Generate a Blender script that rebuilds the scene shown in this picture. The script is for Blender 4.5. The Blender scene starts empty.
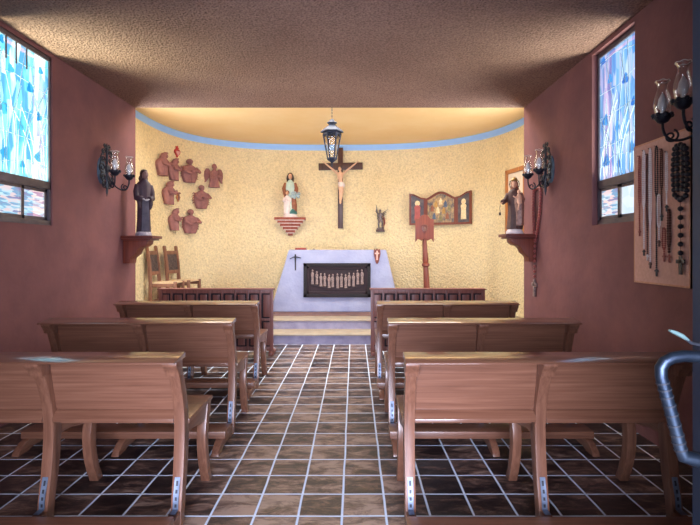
import bpy, bmesh, math, random
from mathutils import Vector, Matrix
random.seed(7)
PI = math.pi
sc = bpy.context.scene
COL = sc.collection
F, CX, CY, H = 489.0, 354.0, 249.5, 1.4     # focal length, vanishing point, eye height

def at(x, y, Y):                             # point seen at x, y when it stands Y metres away
    return Vector(((x - CX) * Y / F, Y, H - (y - CY) * Y / F))

# ------------------------------------------------------------------ materials
def lin(c):
    def f(v):
        v /= 255.0
        return v / 12.92 if v <= 0.04045 else ((v + 0.055) / 1.055) ** 2.4
    return (f(c[0]), f(c[1]), f(c[2]), 1.0)

def newmat(name):
    m = bpy.data.materials.new(name)
    m.use_nodes = True
    nt = m.node_tree
    return m, nt, nt.nodes['Principled BSDF']

def N(nt, typ, **kw):
    n = nt.nodes.new(typ)
    for k, v in kw.items():
        if k in n.inputs.keys():
            n.inputs[k].default_value = v
        else:
            setattr(n, k, v)
    return n

def ramp(nt, fac, stops, interp='LINEAR'):
    r = nt.nodes.new('ShaderNodeValToRGB')
    r.color_ramp.interpolation = interp
    while len(r.color_ramp.elements) < len(stops):
        r.color_ramp.elements.new(0.5)
    for e, (p, c) in zip(r.color_ramp.elements, stops):
        e.position = p
        e.color = c
    nt.links.new(fac, r.inputs['Fac'])
    return r

def math_node(nt, op, a, b=None):
    n = nt.nodes.new('ShaderNodeMath')
    n.operation = op
    for i, v in enumerate((a, b)):
        if v is None:
            continue
        if isinstance(v, (int, float)):
            n.inputs[i].default_value = v
        else:
            nt.links.new(v, n.inputs[i])
    return n.outputs[0]

def coords(nt, scale=(1, 1, 1)):
    tc = nt.nodes.new('ShaderNodeTexCoord')
    mp = nt.nodes.new('ShaderNodeMapping')
    mp.inputs['Scale'].default_value = scale
    nt.links.new(tc.outputs['Object'], mp.inputs['Vector'])
    return mp.outputs['Vector']

def bump(nt, bsdf, height, strength, dist):
    b = N(nt, 'ShaderNodeBump', Strength=strength, Distance=dist)
    nt.links.new(height, b.inputs['Height'])
    nt.links.new(b.outputs['Normal'], bsdf.inputs['Normal'])

def mottled(name, c1, c2, scale=6, rough=0.7, bmp=0.0, bscale=40, metal=0.0, stretch=(1, 1, 1), coat=0.0, spec=0.5):
    m, nt, b = newmat(name)
    v = coords(nt, stretch)
    n = N(nt, 'ShaderNodeTexNoise', Scale=scale, Detail=5.0, Roughness=0.6)
    nt.links.new(v, n.inputs['Vector'])
    r = ramp(nt, n.outputs['Fac'], [(0.32, lin(c1)), (0.68, lin(c2))])
    nt.links.new(r.outputs['Color'], b.inputs['Base Color'])
    b.inputs['Roughness'].default_value = rough
    b.inputs['Metallic'].default_value = metal
    b.inputs['Specular IOR Level'].default_value = spec
    b.inputs['Coat Weight'].default_value = coat
    b.inputs['Coat Roughness'].default_value = 0.22
    if bmp:
        n2 = N(nt, 'ShaderNodeTexNoise', Scale=bscale, Detail=4.0)
        nt.links.new(v, n2.inputs['Vector'])
        bump(nt, b, n2.outputs['Fac'], 1.0, bmp)
    return m

def stucco(name, c1, c2, cell, depth, var=0.25, rough=0.9, big=1.2):
    """rough thrown plaster: lumps of a chosen size, slightly uneven in tone"""
    m, nt, b = newmat(name)
    v = coords(nt)
    n1 = N(nt, 'ShaderNodeTexNoise', Scale=big, Detail=4.0)
    n2 = N(nt, 'ShaderNodeTexNoise', Scale=cell, Detail=3.0, Roughness=0.65)
    n3 = N(nt, 'ShaderNodeTexVoronoi', Scale=cell * 0.8)
    for n in (n1, n2, n3):
        nt.links.new(v, n.inputs['Vector'])
    r = ramp(nt, n1.outputs['Fac'], [(0.3, lin(c1)), (0.7, lin(c2))])
    mx = nt.nodes.new('ShaderNodeMix')
    mx.data_type = 'RGBA'
    mx.blend_type = 'MULTIPLY'
    mx.inputs['Factor'].default_value = 1.0
    r2 = ramp(nt, n2.outputs['Fac'], [(0.30, (1 - var, 1 - var, 1 - var, 1)), (0.62, (1, 1, 1, 1))])
    nt.links.new(r.outputs['Color'], mx.inputs['A'])
    nt.links.new(r2.outputs['Color'], mx.inputs['B'])
    nt.links.new(mx.outputs['Result'], b.inputs['Base Color'])
    b.inputs['Roughness'].default_value = rough
    b.inputs['Specular IOR Level'].default_value = 0.2
    h = math_node(nt, 'ADD', n2.outputs['Fac'], math_node(nt, 'MULTIPLY', n3.outputs['Distance'], 0.6))
    bump(nt, b, h, 1.0, depth)
    return m

def wood(name, c1, c2, c3, axis='x', rough=0.35, coat=0.3):
    m, nt, b = newmat(name)
    s = {'x': (1.0, 34, 34), 'y': (34, 1.0, 34), 'z': (34, 34, 1.0)}[axis]
    v = coords(nt, s)
    n = N(nt, 'ShaderNodeTexNoise', Scale=1.6, Detail=6.0, Roughness=0.6, Distortion=0.6)
    nt.links.new(v, n.inputs['Vector'])
    r = ramp(nt, n.outputs['Fac'], [(0.28, lin(c1)), (0.5, lin(c2)), (0.74, lin(c3))])
    nt.links.new(r.outputs['Color'], b.inputs['Base Color'])
    b.inputs['Roughness'].default_value = rough
    b.inputs['Coat Weight'].default_value = coat
    b.inputs['Coat Roughness'].default_value = 0.16
    bump(nt, b, n.outputs['Fac'], 0.25, 0.002)
    return m

def floor_tiles(name):
    """square fired tiles 23 cm, brown to nearly black, pale joints"""
    m, nt, b = newmat(name)
    T, G = 0.231, 0.0062
    tc = nt.nodes.new('ShaderNodeTexCoord')
    sp = nt.nodes.new('ShaderNodeSeparateXYZ')
    # joints wander a little
    nz = N(nt, 'ShaderNodeTexNoise', Scale=2.5, Detail=2.0)
    nt.links.new(tc.outputs['Object'], nz.inputs['Vector'])
    ad = nt.nodes.new('ShaderNodeVectorMath'); ad.operation = 'MULTIPLY_ADD'
    ad.inputs[1].default_value = (0.012, 0.012, 0)
    ad.inputs[2].default_value = (0.062 - 0.006 + T * 40, -2.567 - 0.006 + T * 40, 0)
    nt.links.new(nz.outputs['Color'], ad.inputs[0])
    ad2 = nt.nodes.new('ShaderNodeVectorMath'); ad2.operation = 'ADD'
    nt.links.new(ad.outputs[0], ad2.inputs[0])
    nt.links.new(tc.outputs['Object'], ad2.inputs[1])
    nt.links.new(ad2.outputs[0], sp.inputs[0])
    ids, edge = [], []
    for ax in ('X', 'Y'):
        q = math_node(nt, 'DIVIDE', sp.outputs[ax], T)
        ids.append(math_node(nt, 'FLOOR', q))
        fr = math_node(nt, 'FRACT', q)
        d = math_node(nt, 'MINIMUM', fr, math_node(nt, 'SUBTRACT', 1.0, fr))
        edge.append(math_node(nt, 'MULTIPLY', d, T))
    e = math_node(nt, 'MINIMUM', edge[0], edge[1])
    cmb = nt.nodes.new('ShaderNodeCombineXYZ')
    nt.links.new(ids[0], cmb.inputs[0]); nt.links.new(ids[1], cmb.inputs[1])
    wn = nt.nodes.new('ShaderNodeTexWhiteNoise'); wn.noise_dimensions = '3D'
    nt.links.new(cmb.outputs[0], wn.inputs['Vector'])
    # smoky firing stains, shifted from tile to tile
    off = nt.nodes.new('ShaderNodeVectorMath'); off.operation = 'MULTIPLY_ADD'
    off.inputs[1].default_value = (7, 7, 7)
    nt.links.new(wn.outputs['Color'], off.inputs[0]); nt.links.new(tc.outputs['Object'], off.inputs[2])
    st = N(nt, 'ShaderNodeTexNoise', Scale=6.5, Detail=8.0, Roughness=0.72, Distortion=0.5)
    mp = nt.nodes.new('ShaderNodeMapping'); mp.inputs['Scale'].default_value = (0.8, 1.9, 1)
    nt.links.new(off.outputs[0], mp.inputs['Vector']); nt.links.new(mp.outputs['Vector'], st.inputs['Vector'])
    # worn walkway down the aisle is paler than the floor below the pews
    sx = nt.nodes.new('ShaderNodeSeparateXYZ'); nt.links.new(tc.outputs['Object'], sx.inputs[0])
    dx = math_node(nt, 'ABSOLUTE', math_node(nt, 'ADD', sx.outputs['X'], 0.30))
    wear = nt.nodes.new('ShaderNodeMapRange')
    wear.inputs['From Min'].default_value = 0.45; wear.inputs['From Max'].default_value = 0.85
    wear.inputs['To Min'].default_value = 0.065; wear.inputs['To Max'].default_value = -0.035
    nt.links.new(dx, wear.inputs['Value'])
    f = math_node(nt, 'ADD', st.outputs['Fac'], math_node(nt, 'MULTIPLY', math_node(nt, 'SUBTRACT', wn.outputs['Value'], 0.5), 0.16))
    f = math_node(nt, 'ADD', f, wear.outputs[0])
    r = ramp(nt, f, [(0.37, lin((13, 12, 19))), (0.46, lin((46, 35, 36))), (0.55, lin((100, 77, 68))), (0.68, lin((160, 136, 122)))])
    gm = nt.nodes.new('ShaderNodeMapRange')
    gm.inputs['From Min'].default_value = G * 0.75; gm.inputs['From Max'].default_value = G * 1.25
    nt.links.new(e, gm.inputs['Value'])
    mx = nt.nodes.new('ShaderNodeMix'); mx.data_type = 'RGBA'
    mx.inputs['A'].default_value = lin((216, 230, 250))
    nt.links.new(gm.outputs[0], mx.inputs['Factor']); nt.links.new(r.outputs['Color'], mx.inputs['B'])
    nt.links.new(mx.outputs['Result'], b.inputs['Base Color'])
    rr = nt.nodes.new('ShaderNodeMapRange')
    rr.inputs['To Min'].default_value = 0.8; rr.inputs['To Max'].default_value = 0.34
    nt.links.new(gm.outputs[0], rr.inputs['Value']); nt.links.new(rr.outputs[0], b.inputs['Roughness'])
    h = math_node(nt, 'ADD', math_node(nt, 'MULTIPLY', gm.outputs[0], 0.7), math_node(nt, 'MULTIPLY', st.outputs['Fac'], 0.8))
    bump(nt, b, h, 0.6, 0.004)
    return m

def clear_glass(name, tint=(0.97, 0.97, 0.97), amount=0.10):
    m = bpy.data.materials.new(name); m.use_nodes = True
    nt = m.node_tree; nt.nodes.clear()
    o = nt.nodes.new('ShaderNodeOutputMaterial')
    t = N(nt, 'ShaderNodeBsdfTransparent'); t.inputs[0].default_value = (*tint, 1)
    g = N(nt, 'ShaderNodeBsdfGlossy', Roughness=0.05)
    lw = N(nt, 'ShaderNodeLayerWeight', Blend=0.35)
    f = math_node(nt, 'ADD', math_node(nt, 'MULTIPLY', lw.outputs['Facing'], 0.55), amount * 0.4)
    mx = nt.nodes.new('ShaderNodeMixShader')
    nt.links.new(f, mx.inputs[0]); nt.links.new(t.outputs[0], mx.inputs[1]); nt.links.new(g.outputs[0], mx.inputs[2])
    nt.links.new(mx.outputs[0], o.inputs[0])
    return m

def lit_glass(name, stops, strength, scale=(1, 5, 1.1), nscale=2.0, pass_light=0.5, tint=(0.85, 0.95, 1.0), seed=0.0):
    """coloured window glass with daylight behind it"""
    m = bpy.data.materials.new(name); m.use_nodes = True
    nt = m.node_tree; nt.nodes.clear()
    o = nt.nodes.new('ShaderNodeOutputMaterial')
    tc = nt.nodes.new('ShaderNodeTexCoord')
    mp = nt.nodes.new('ShaderNodeMapping'); mp.inputs['Scale'].default_value = scale
    mp.inputs['Location'].default_value = (seed, seed * 1.7, seed * 0.6)
    nt.links.new(tc.outputs['Object'], mp.inputs['Vector'])
    n = N(nt, 'ShaderNodeTexNoise', Scale=nscale, Detail=2.5, Distortion=1.2)
    vo = N(nt, 'ShaderNodeTexVoronoi', Scale=nscale * 2.2)
    nt.links.new(mp.outputs[0], n.inputs['Vector']); nt.links.new(mp.outputs[0], vo.inputs['Vector'])
    sep = nt.nodes.new('ShaderNodeSeparateColor'); nt.links.new(vo.outputs['Color'], sep.inputs[0])
    f = math_node(nt, 'ADD', math_node(nt, 'MULTIPLY', n.outputs['Fac'], 0.55), math_node(nt, 'MULTIPLY', sep.outputs[0], 0.45))
    r = ramp(nt, f, stops)
    em = N(nt, 'ShaderNodeEmission', Strength=strength)
    nt.links.new(r.outputs['Color'], em.inputs['Color'])
    t = N(nt, 'ShaderNodeBsdfTransparent'); t.inputs[0].default_value = (*tint, 1)
    mx = nt.nodes.new('ShaderNodeMixShader'); mx.inputs[0].default_value = pass_light
    nt.links.new(em.outputs[0], mx.inputs[1]); nt.links.new(t.outputs[0], mx.inputs[2])
    nt.links.new(mx.outputs[0], o.inputs[0])
    return m

M = {}
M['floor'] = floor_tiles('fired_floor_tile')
M['ceiling'] = stucco('brown_popcorn_plaster', (166, 130, 116), (184, 148, 132), 58, 0.024, 0.55)
M['nave_wall'] = mottled('terracotta_plaster', (114, 74, 76), (134, 88, 87), 2.2, 0.75, 0.004, 9, spec=0.3)
M['apse_wall'] = stucco('yellow_stucco', (242, 222, 174), (248, 232, 190), 30, 0.026, 0.26)
M['apse_ceiling'] = mottled('ochre_plaster', (240, 206, 148), (244, 214, 162), 1.6, 0.9, 0.004, 14)
M['blue_band'] = mottled('sky_blue_paint', (150, 196, 255), (160, 204, 255), 4, 0.7)
M['altar'] = mottled('grey_lilac_plaster', (146, 152, 184), (166, 170, 196), 3, 0.85, 0.008, 12)
M['riser'] = mottled('worn_grey_plaster', (126, 120, 144), (158, 152, 172), 5, 0.85, 0.006, 14)
M['nosing'] = mottled('pale_stone_edge', (150, 136, 118), (168, 154, 136), 6, 0.7, 0.002, 30)
M['step_tile'] = mottled('brown_clay_tile', (96, 66, 58), (136, 98, 82), 6, 0.5, 0.004, 20)
PW = ((100, 64, 48), (121, 80, 61), (138, 95, 74))
for a in 'xyz':
    M['pew_' + a] = wood('pew_wood_' + a, *PW, axis=a)
M['pew_cap'] = wood('varnished_top_rail_wood', *PW, axis='x', rough=0.28, coat=1.0)
_b = M['pew_cap'].node_tree.nodes['Principled BSDF']
_b.inputs['Coat Roughness'].default_value = 0.09; _b.inputs['Coat IOR'].default_value = 1.75
M['pew_dark_x'] = wood('dark_pew_wood_x', (92, 50, 42), (124, 72, 60), (146, 90, 76), 'x', 0.5, 0.06)
M['pew_dark_z'] = wood('dark_pew_wood_z', (92, 50, 42), (124, 72, 60), (146, 90, 76), 'z', 0.5, 0.06)
M['cross_wood'] = wood('dark_cross_wood', (50, 28, 24), (72, 42, 34), (92, 54, 42), 'z', 0.5, 0.1)
M['red_wood'] = wood('red_brown_wood', (84, 34, 22), (114, 50, 32), (134, 64, 42), 'z', 0.5, 0.08)
M['red_wood_x'] = wood('red_brown_wood_x', (70, 30, 26), (98, 44, 34), (118, 56, 42), 'x', 0.4, 0.2)
M['chair_wood'] = wood('worn_chair_wood', (100, 66, 52), (132, 90, 70), (154, 110, 86), 'z', 0.6, 0.0)
M['gold_wood'] = wood('honey_frame_wood', (150, 90, 44), (184, 116, 60), (206, 140, 80), 'z', 0.4, 0.2)
M['rush'] = mottled('woven_rush', (210, 180, 140), (236, 210, 172), 14, 0.9, 0.01, 60, stretch=(1, 6, 1))
M['leather'] = mottled('embossed_dark_leather', (44, 36, 40), (96, 80, 76), 26, 0.6, 0.02, 34)
M['plate'] = mottled('galvanised_plate', (96, 108, 130), (134, 146, 166), 20, 0.45, metal=0.6)
M['screw'] = mottled('dark_screw', (52, 54, 62), (70, 72, 80), 20, 0.5, metal=0.6)
M['iron'] = mottled('black_wrought_iron', (14, 16, 28), (30, 34, 50), 20, 0.45, 0.004, 40, metal=0.3)
M['iron_blue'] = mottled('blue_grey_backplate', (60, 84, 112), (90, 116, 140), 12, 0.4, metal=0.4)
M['steel'] = mottled('brushed_steel', (58, 68, 84), (80, 92, 108), 8, 0.4, metal=0.9)
M['door'] = mottled('dark_blue_door_paint', (10, 28, 46), (16, 38, 60), 3, 0.5)
M['latch'] = mottled('pale_green_latch', (96, 126, 128), (124, 150, 146), 10, 0.35, metal=0.2)
M['glass'] = clear_glass('clear_chimney_glass', (0.995, 0.995, 0.995), 0.15)
M['lantern_glass'] = clear_glass('lantern_glass', (0.98, 0.97, 0.94), 0.02)
M['bulb'] = mottled('white_candle_bulb', (226, 224, 226), (240, 240, 240), 6, 0.35)
M['frame_metal'] = mottled('bronze_window_metal', (84, 78, 86), (108, 100, 106), 8, 0.45, metal=0.5)
M['lead'] = mottled('pale_lead_came', (170, 200, 220), (205, 225, 235), 9, 0.5)
M['terracotta'] = mottled('unglazed_terracotta', (132, 88, 88), (156, 108, 104), 14, 0.85, 0.004, 40)
M['red_enamel'] = mottled('red_tin', (176, 40, 42), (204, 66, 60), 12, 0.35)
M['pink_tin'] = mottled('silvery_pink_tin', (206, 150, 150), (226, 182, 176), 12, 0.35)
M['ochre'] = mottled('ochre_clay', (170, 104, 60), (192, 130, 84), 12, 0.8)
M['skin'] = mottled('painted_flesh', (214, 160, 128), (230, 182, 150), 14, 0.55)
M['corpus'] = mottled('pale_carved_flesh', (214, 170, 138), (232, 194, 164), 10, 0.6)
M['white_cloth'] = mottled('white_painted_cloth', (222, 206, 204), (240, 228, 224), 12, 0.7)
M['hair'] = mottled('dark_painted_hair', (44, 30, 28), (66, 46, 40), 16, 0.6)
M['teal'] = mottled('pale_green_robe', (168, 196, 184), (204, 222, 208), 14, 0.6)
M['teal_dark'] = mottled('dark_green_robe', (30, 84, 84), (70, 124, 116), 14, 0.6)
M['bouquet'] = mottled('pale_blue_flowers', (110, 150, 160), (214, 228, 228), 60, 0.7)
M['mantle'] = mottled('brown_mantle', (128, 74, 52), (156, 98, 70), 12, 0.6)
M['monk'] = mottled('black_brown_habit', (40, 24, 36), (66, 40, 50), 10, 0.55)
M['monk_in'] = mottled('blue_grey_scapular', (52, 46, 60), (82, 76, 90), 10, 0.6)
M['stone_hand'] = mottled('pale_grey_hands', (152, 146, 152), (182, 174, 176), 12, 0.6)
M['pale_stone'] = mottled('speckled_stone_base', (120, 112, 124), (196, 186, 186), 30, 0.8)
M['dark_face'] = mottled('dark_face', (122, 92, 86), (150, 118, 106), 12, 0.55)
M['brown_robe'] = mottled('brown_painted_robe', (66, 42, 38), (100, 68, 58), 12, 0.55)
M['gilt_pink'] = mottled('gilded_rose_cloth', (120, 82, 72), (172, 130, 110), 30, 0.5)
M['gold'] = mottled('old_gilt', (150, 112, 58), (196, 156, 90), 16, 0.35, metal=0.5)
M['brick'] = mottled('red_brick', (134, 66, 54), (164, 90, 74), 18, 0.85, 0.004, 40)
M['mortar'] = mottled('white_mortar', (206, 190, 184), (226, 212, 206), 18, 0.9)
M['pewter'] = mottled('dark_pewter', (54, 46, 48), (150, 136, 134), 30, 0.45, metal=0.3)
M['red_cape'] = mottled('red_brown_cape', (120, 54, 48), (160, 84, 70), 12, 0.6)
M['bone'] = mottled('pale_carved_wood', (104, 84, 82), (164, 142, 134), 50, 0.6)
M['relief'] = wood('dark_relief_wood', (10, 5, 9), (18, 9, 14), (28, 14, 19), 'x', 0.7, 0.0)
M['relief_in'] = wood('plum_relief_wood', (26, 12, 18), (38, 18, 25), (50, 25, 32), 'x', 0.7, 0.0)
M['pink_cross'] = mottled('pale_pink_cross', (222, 164, 146), (236, 186, 168), 10, 0.6)
M['black'] = mottled('black_iron_cross', (26, 24, 32), (44, 42, 50), 10, 0.5)
M['board'] = mottled('pinboard_cloth', (204, 160, 146), (218, 174, 160), 40, 0.9, 0.002, 120)
M['board_edge'] = wood('pale_board_edge', (190, 134, 106), (206, 150, 122), (216, 164, 136), 'z', 0.6, 0)
M['bead_black'] = mottled('black_bead', (20, 20, 34), (36, 36, 52), 20, 0.35)
M['bead_brown'] = mottled('brown_bead', (70, 34, 34), (96, 52, 48), 20, 0.4)
M['bead_white'] = mottled('pearl_bead', (232, 226, 232), (248, 244, 246), 20, 0.3)
M['bead_red'] = mottled('dull_red_bead', (138, 60, 58), (160, 84, 78), 20, 0.4)
M['paper'] = mottled('ivory_print', (222, 208, 190), (236, 226, 210), 5, 0.8)
M['paint_dark'] = mottled('dark_painting_ground', (44, 46, 64), (96, 88, 88), 12, 0.5)
M['paint_gold'] = mottled('cream_gold_painting', (50, 64, 88), (196, 164, 110), 16, 0.5, stretch=(1, 1, 0.8))
M['paint_blue'] = mottled('slate_blue_painted_robe', (56, 72, 104), (100, 120, 140), 20, 0.5)
M['paint_green'] = mottled('olive_painted_robe', (92, 92, 62), (150, 140, 96), 20, 0.5)
M['paint_cream'] = mottled('cream_figures', (214, 186, 132), (238, 222, 184), 40, 0.5)
M['paint_red'] = mottled('coral_painted_robe', (150, 60, 58), (186, 96, 86), 12, 0.5)
M['book_red'] = mottled('red_book_cloth', (128, 44, 34), (150, 60, 46), 10, 0.6)

# ------------------------------------------------------------------ mesh helpers
class MB:
    def __init__(self):
        self.bm = bmesh.new()
    def box(self, x0, x1, y0, y1, z0, z1, bev=0.0, rot=None):
        bm2 = bmesh.new()
        vs = [bm2.verts.new(p) for p in ((x0, y0, z0), (x1, y0, z0), (x1, y1, z0), (x0, y1, z0), (x0, y0, z1), (x1, y0, z1), (x1, y1, z1), (x0, y1, z1))]
        for f in ((3, 2, 1, 0), (4, 5, 6, 7), (0, 1, 5, 4), (1, 2, 6, 5), (2, 3, 7, 6), (3, 0, 4, 7)):
            bm2.faces.new([vs[i] for i in f])
        if bev:
            bmesh.ops.bevel(bm2, geom=bm2.edges[:], offset=bev, segments=2, profile=0.6, affect='EDGES')
        if rot:
            c = Vector(((x0 + x1) / 2, (y0 + y1) / 2, (z0 + z1) / 2))
            bmesh.ops.rotate(bm2, verts=bm2.verts, cent=c, matrix=rot)
        self._merge(bm2)
        return self
    def _merge(self, bm2):
        me = bpy.data.meshes.new('tmp'); bm2.to_mesh(me); bm2.free()
        self.bm.from_mesh(me); bpy.data.meshes.remove(me)
    def prism(self, pts, axis, a, b, bev=0.0):
        """a closed 2-D outline swept from a to b along axis (x: pts are y,z; y: pts are x,z; z: pts are x,y)"""
        bm2 = bmesh.new()
        def P(p, t):
            return {'x': (t, p[0], p[1]), 'y': (p[0], t, p[1]), 'z': (p[0], p[1], t)}[axis]
        A = [bm2.verts.new(P(p, a)) for p in pts]
        B = [bm2.verts.new(P(p, b)) for p in pts]
        n = len(pts)
        bm2.faces.new(A); bm2.faces.new(B[::-1])
        for i in range(n):
            bm2.faces.new((A[i], B[i], B[(i + 1) % n], A[(i + 1) % n]))
        bmesh.ops.recalc_face_normals(bm2, faces=bm2.faces)
        if bev:
            bmesh.ops.bevel(bm2, geom=[e for e in bm2.edges if len(e.link_faces) == 2 and e.calc_face_angle(0) > 0.6], offset=bev, segments=2, profile=0.6, affect='EDGES')
        self._merge(bm2)
        return self
    def tube(self, pts, r, n=8, close=False, flat=1.0):
        pts = [Vector(p) for p in pts]
        k = len(pts)
        rs = r if isinstance(r, (list, tuple)) else [r] * k
        bm = self.bm
        rings = []
        up = None
        for i, p in enumerate(pts):
            if close:
                d = pts[(i + 1) % k] - pts[i - 1]
            else:
                d = pts[min(i + 1, k - 1)] - pts[max(i - 1, 0)]
            if d.length < 1e-9:
                d = Vector((0, 0, 1))
            d.normalize()
            if up is None:
                up = Vector((0, 0, 1)) if abs(d.z) < 0.9 else Vector((0, 1, 0))
            s = d.cross(up)
            if s.length < 1e-6:
                s = d.cross(Vector((1, 0, 0)))
            s.normalize(); up = s.cross(d).normalized()
            rings.append([bm.verts.new(p + (s * math.cos(2 * PI * j / n) + up * math.sin(2 * PI * j / n) * flat) * rs[i]) for j in range(n)])
        m = k if close else k - 1
        for i in range(m):
            A, B = rings[i], rings[(i + 1) % k]
            for j in range(n):
                bm.faces.new((A[j], A[(j + 1) % n], B[(j + 1) % n], B[j]))
        if not close:
            bm.faces.new(rings[0][::-1]); bm.faces.new(rings[-1])
        return self
    def lathe(self, prof, n=24, c=(0, 0, 0), cap=True):
        """profile of (radius, z)"""
        bm = self.bm
        rings = [[bm.verts.new((c[0] + max(r, 1e-4) * math.cos(2 * PI * j / n), c[1] + max(r, 1e-4) * math.sin(2 * PI * j / n), c[2] + z)) for j in range(n)] for r, z in prof]
        for A, B in zip(rings, rings[1:]):
            for j in range(n):
                bm.faces.new((A[j], A[(j + 1) % n], B[(j + 1) % n], B[j]))
        if cap:
            bm.faces.new(rings[0][::-1]); bm.faces.new(rings[-1])
        return self
    def loft(self, rings, n=24, folds=0, amp=0.0, sub=4):
        """stacked ellipses (z, rx, ry, cx, cy), smoothed between; optional cloth folds fading upward"""
        R = []
        k = len(rings)
        for i in range(k - 1):
            p0, p1, p2, p3 = rings[max(i - 1, 0)], rings[i], rings[i + 1], rings[min(i + 2, k - 1)]
            for s in range(sub):
                t = s / sub
                R.append([0.5 * (2 * b + (c - a) * t + (2 * a - 5 * b + 4 * c - d) * t * t + (3 * b - a - 3 * c + d) * t ** 3) for a, b, c, d in zip(p0, p1, p2, p3)])
        R.append(list(rings[-1]))
        z0, z1 = R[0][0], R[-1][0]
        bm = self.bm
        vs = []
        for z, rx, ry, cx, cy in R:
            fade = 1 - (z - z0) / (z1 - z0)
            row = []
            for j in range(n):
                a = 2 * PI * j / n
                q = 1 + amp * fade * math.sin(folds * a + 1.3) + amp * 0.5 * fade * math.sin((folds + 3) * a)
                row.append(bm.verts.new((cx + max(rx, 1e-4) * q * math.cos(a), cy + max(ry, 1e-4) * q * math.sin(a), z)))
            vs.append(row)
        for A, B in zip(vs, vs[1:]):
            for j in range(n):
                bm.faces.new((A[j], A[(j + 1) % n], B[(j + 1) % n], B[j]))
        bm.faces.new(vs[0][::-1]); bm.faces.new(vs[-1])
        return self
    def ball(self, c, r, rot=None, u=14, v=10):
        r = r if isinstance(r, (tuple, list)) else (r, r, r)
        mat = Matrix.Translation(c)
        if rot is not None:
            mat = mat @ rot.to_4x4()
        mat = mat @ Matrix.Diagonal((*r, 1))
        bmesh.ops.create_uvsphere(self.bm, u_segments=u, v_segments=v, radius=1, matrix=mat)
        return self
    def build(self, name, mat, parent=None, remesh=0.0, loc=None, sharp=0.7, soft=3):
        bm = self.bm
        bmesh.ops.recalc_face_normals(bm, faces=bm.faces)
        for f in bm.faces:
            f.smooth = True
        for e in bm.edges:
            if len(e.link_faces) == 2 and e.calc_face_angle(0) > sharp:
                e.smooth = False
        me = bpy.data.meshes.new(name)
        bm.to_mesh(me); bm.free()
        o = bpy.data.objects.new(name, me)
        COL.objects.link(o)
        o.data.materials.append(mat)
        if parent is not None:
            o.parent = parent
        if loc is not None:
            o.location = loc
        if remesh:
            md = o.modifiers.new('fuse', 'REMESH'); md.mode = 'VOXEL'; md.voxel_size = remesh
            ms = o.modifiers.new('soft', 'SMOOTH'); ms.iterations = soft; ms.factor = 0.5
            dg = bpy.context.evaluated_depsgraph_get()
            nm = bpy.data.meshes.new_from_object(o.evaluated_get(dg))
            o.modifiers.clear()
            o.data = nm
            for p in nm.polygons:
                p.use_smooth = True
            if not nm.materials:
                nm.materials.append(mat)
        return o

def thing(name, label, cat, loc=(0, 0, 0), rz=0.0, group=None, rot=None):
    o = bpy.data.objects.new(name, None)
    o.empty_display_size = 0.1
    COL.objects.link(o)
    o.location = loc
    o.rotation_euler = rot if rot else (0, 0, rz)
    return tag(o, label, cat, group)

def tag(o, label, cat, group=None):
    o['label'] = label; o['category'] = cat
    if group:
        o['group'] = group
    return o

def struct(o):
    o['kind'] = 'structure'
    return o

def part_label(o, t):
    o['label'] = t
    return o

def copy_tree(o, parent=None):
    c = o.copy(); COL.objects.link(c)
    if parent is not None:
        c.parent = parent
    for ch in o.children:
        copy_tree(ch, c)
    return c

def spiral(c, r0, r1, turns, plane='yz', start=0.0, n=22, sgn=1):
    out = []
    for i in range(n + 1):
        t = i / n
        a = start + sgn * 2 * PI * turns * t
        r = r0 + (r1 - r0) * t
        u, v = r * math.cos(a), r * math.sin(a)
        out.append({'yz': (c[0], c[1] + u, c[2] + v), 'xz': (c[0] + u, c[1], c[2] + v), 'xy': (c[0] + u, c[1] + v, c[2])}[plane])
    return out

def bez(p0, p1, p2, p3, n=14):
    p0, p1, p2, p3 = map(Vector, (p0, p1, p2, p3))
    return [p0 * (1 - t) ** 3 + p1 * 3 * t * (1 - t) ** 2 + p2 * 3 * t * t * (1 - t) + p3 * t ** 3 for t in [i / n for i in range(n + 1)]]

# ------------------------------------------------------------------ the setting
XL, XR, YE, ZC = -2.784, 2.165, 6.23, 3.203       # nave walls, end of the nave, nave ceiling
YF = 0.16                                          # inner face of the entrance wall
AC, AW, A0, AD, ZA = -0.28, 3.10, 7.40, 2.62, 3.547   # apse plan and its ceiling

def apse_pt(s):                                    # s in 0..1 from the left end to the right end of the curve
    a = PI * (1 - s)
    c, sn = math.cos(a), math.sin(a)
    q, w = (2 / 3.0, 3.08) if c < 0 else (2 / 2.5, 3.06)
    return Vector((AC + w * math.copysign(abs(c) ** q, c), A0 + AD * abs(sn) ** q, 0))

APSE = [Vector((AC - 3.08, YE, 0)), Vector((AC - 3.08, 6.8, 0))] + [apse_pt(i / 96) for i in range(97)] + [Vector((AC + 3.06, 6.8, 0)), Vector((AC + 3.06, YE, 0))]

def on_apse(xpx):
    """point of the curved wall seen at picture column xpx, with its tangent (left to right)"""
    k = (xpx - CX) / F
    for A, B in zip(APSE[2:], APSE[3:]):
        fa, fb = A.x - k * A.y, B.x - k * B.y
        if fa <= 0 <= fb or (fa >= 0 >= fb):
            t = fa / (fa - fb)
            p = A.lerp(B, t)
            return p, (B - A).normalized()
    raise ValueError(xpx)

def apse_place(xpx, ypx, off=0.0):
    """location on the curved wall, rotation about z (local +x along the wall, -y into the room), metres per pixel along x and z"""
    p, t = on_apse(xpx)
    n = Vector((t.y, -t.x, 0))
    loc = p + n * off
    loc.z = H - (ypx - CY) * p.y / F
    mx = p.y ** 2 / (F * (t.x * p.y - p.x * t.y))
    return loc, math.atan2(t.y, t.x), mx, p.y / F

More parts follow.
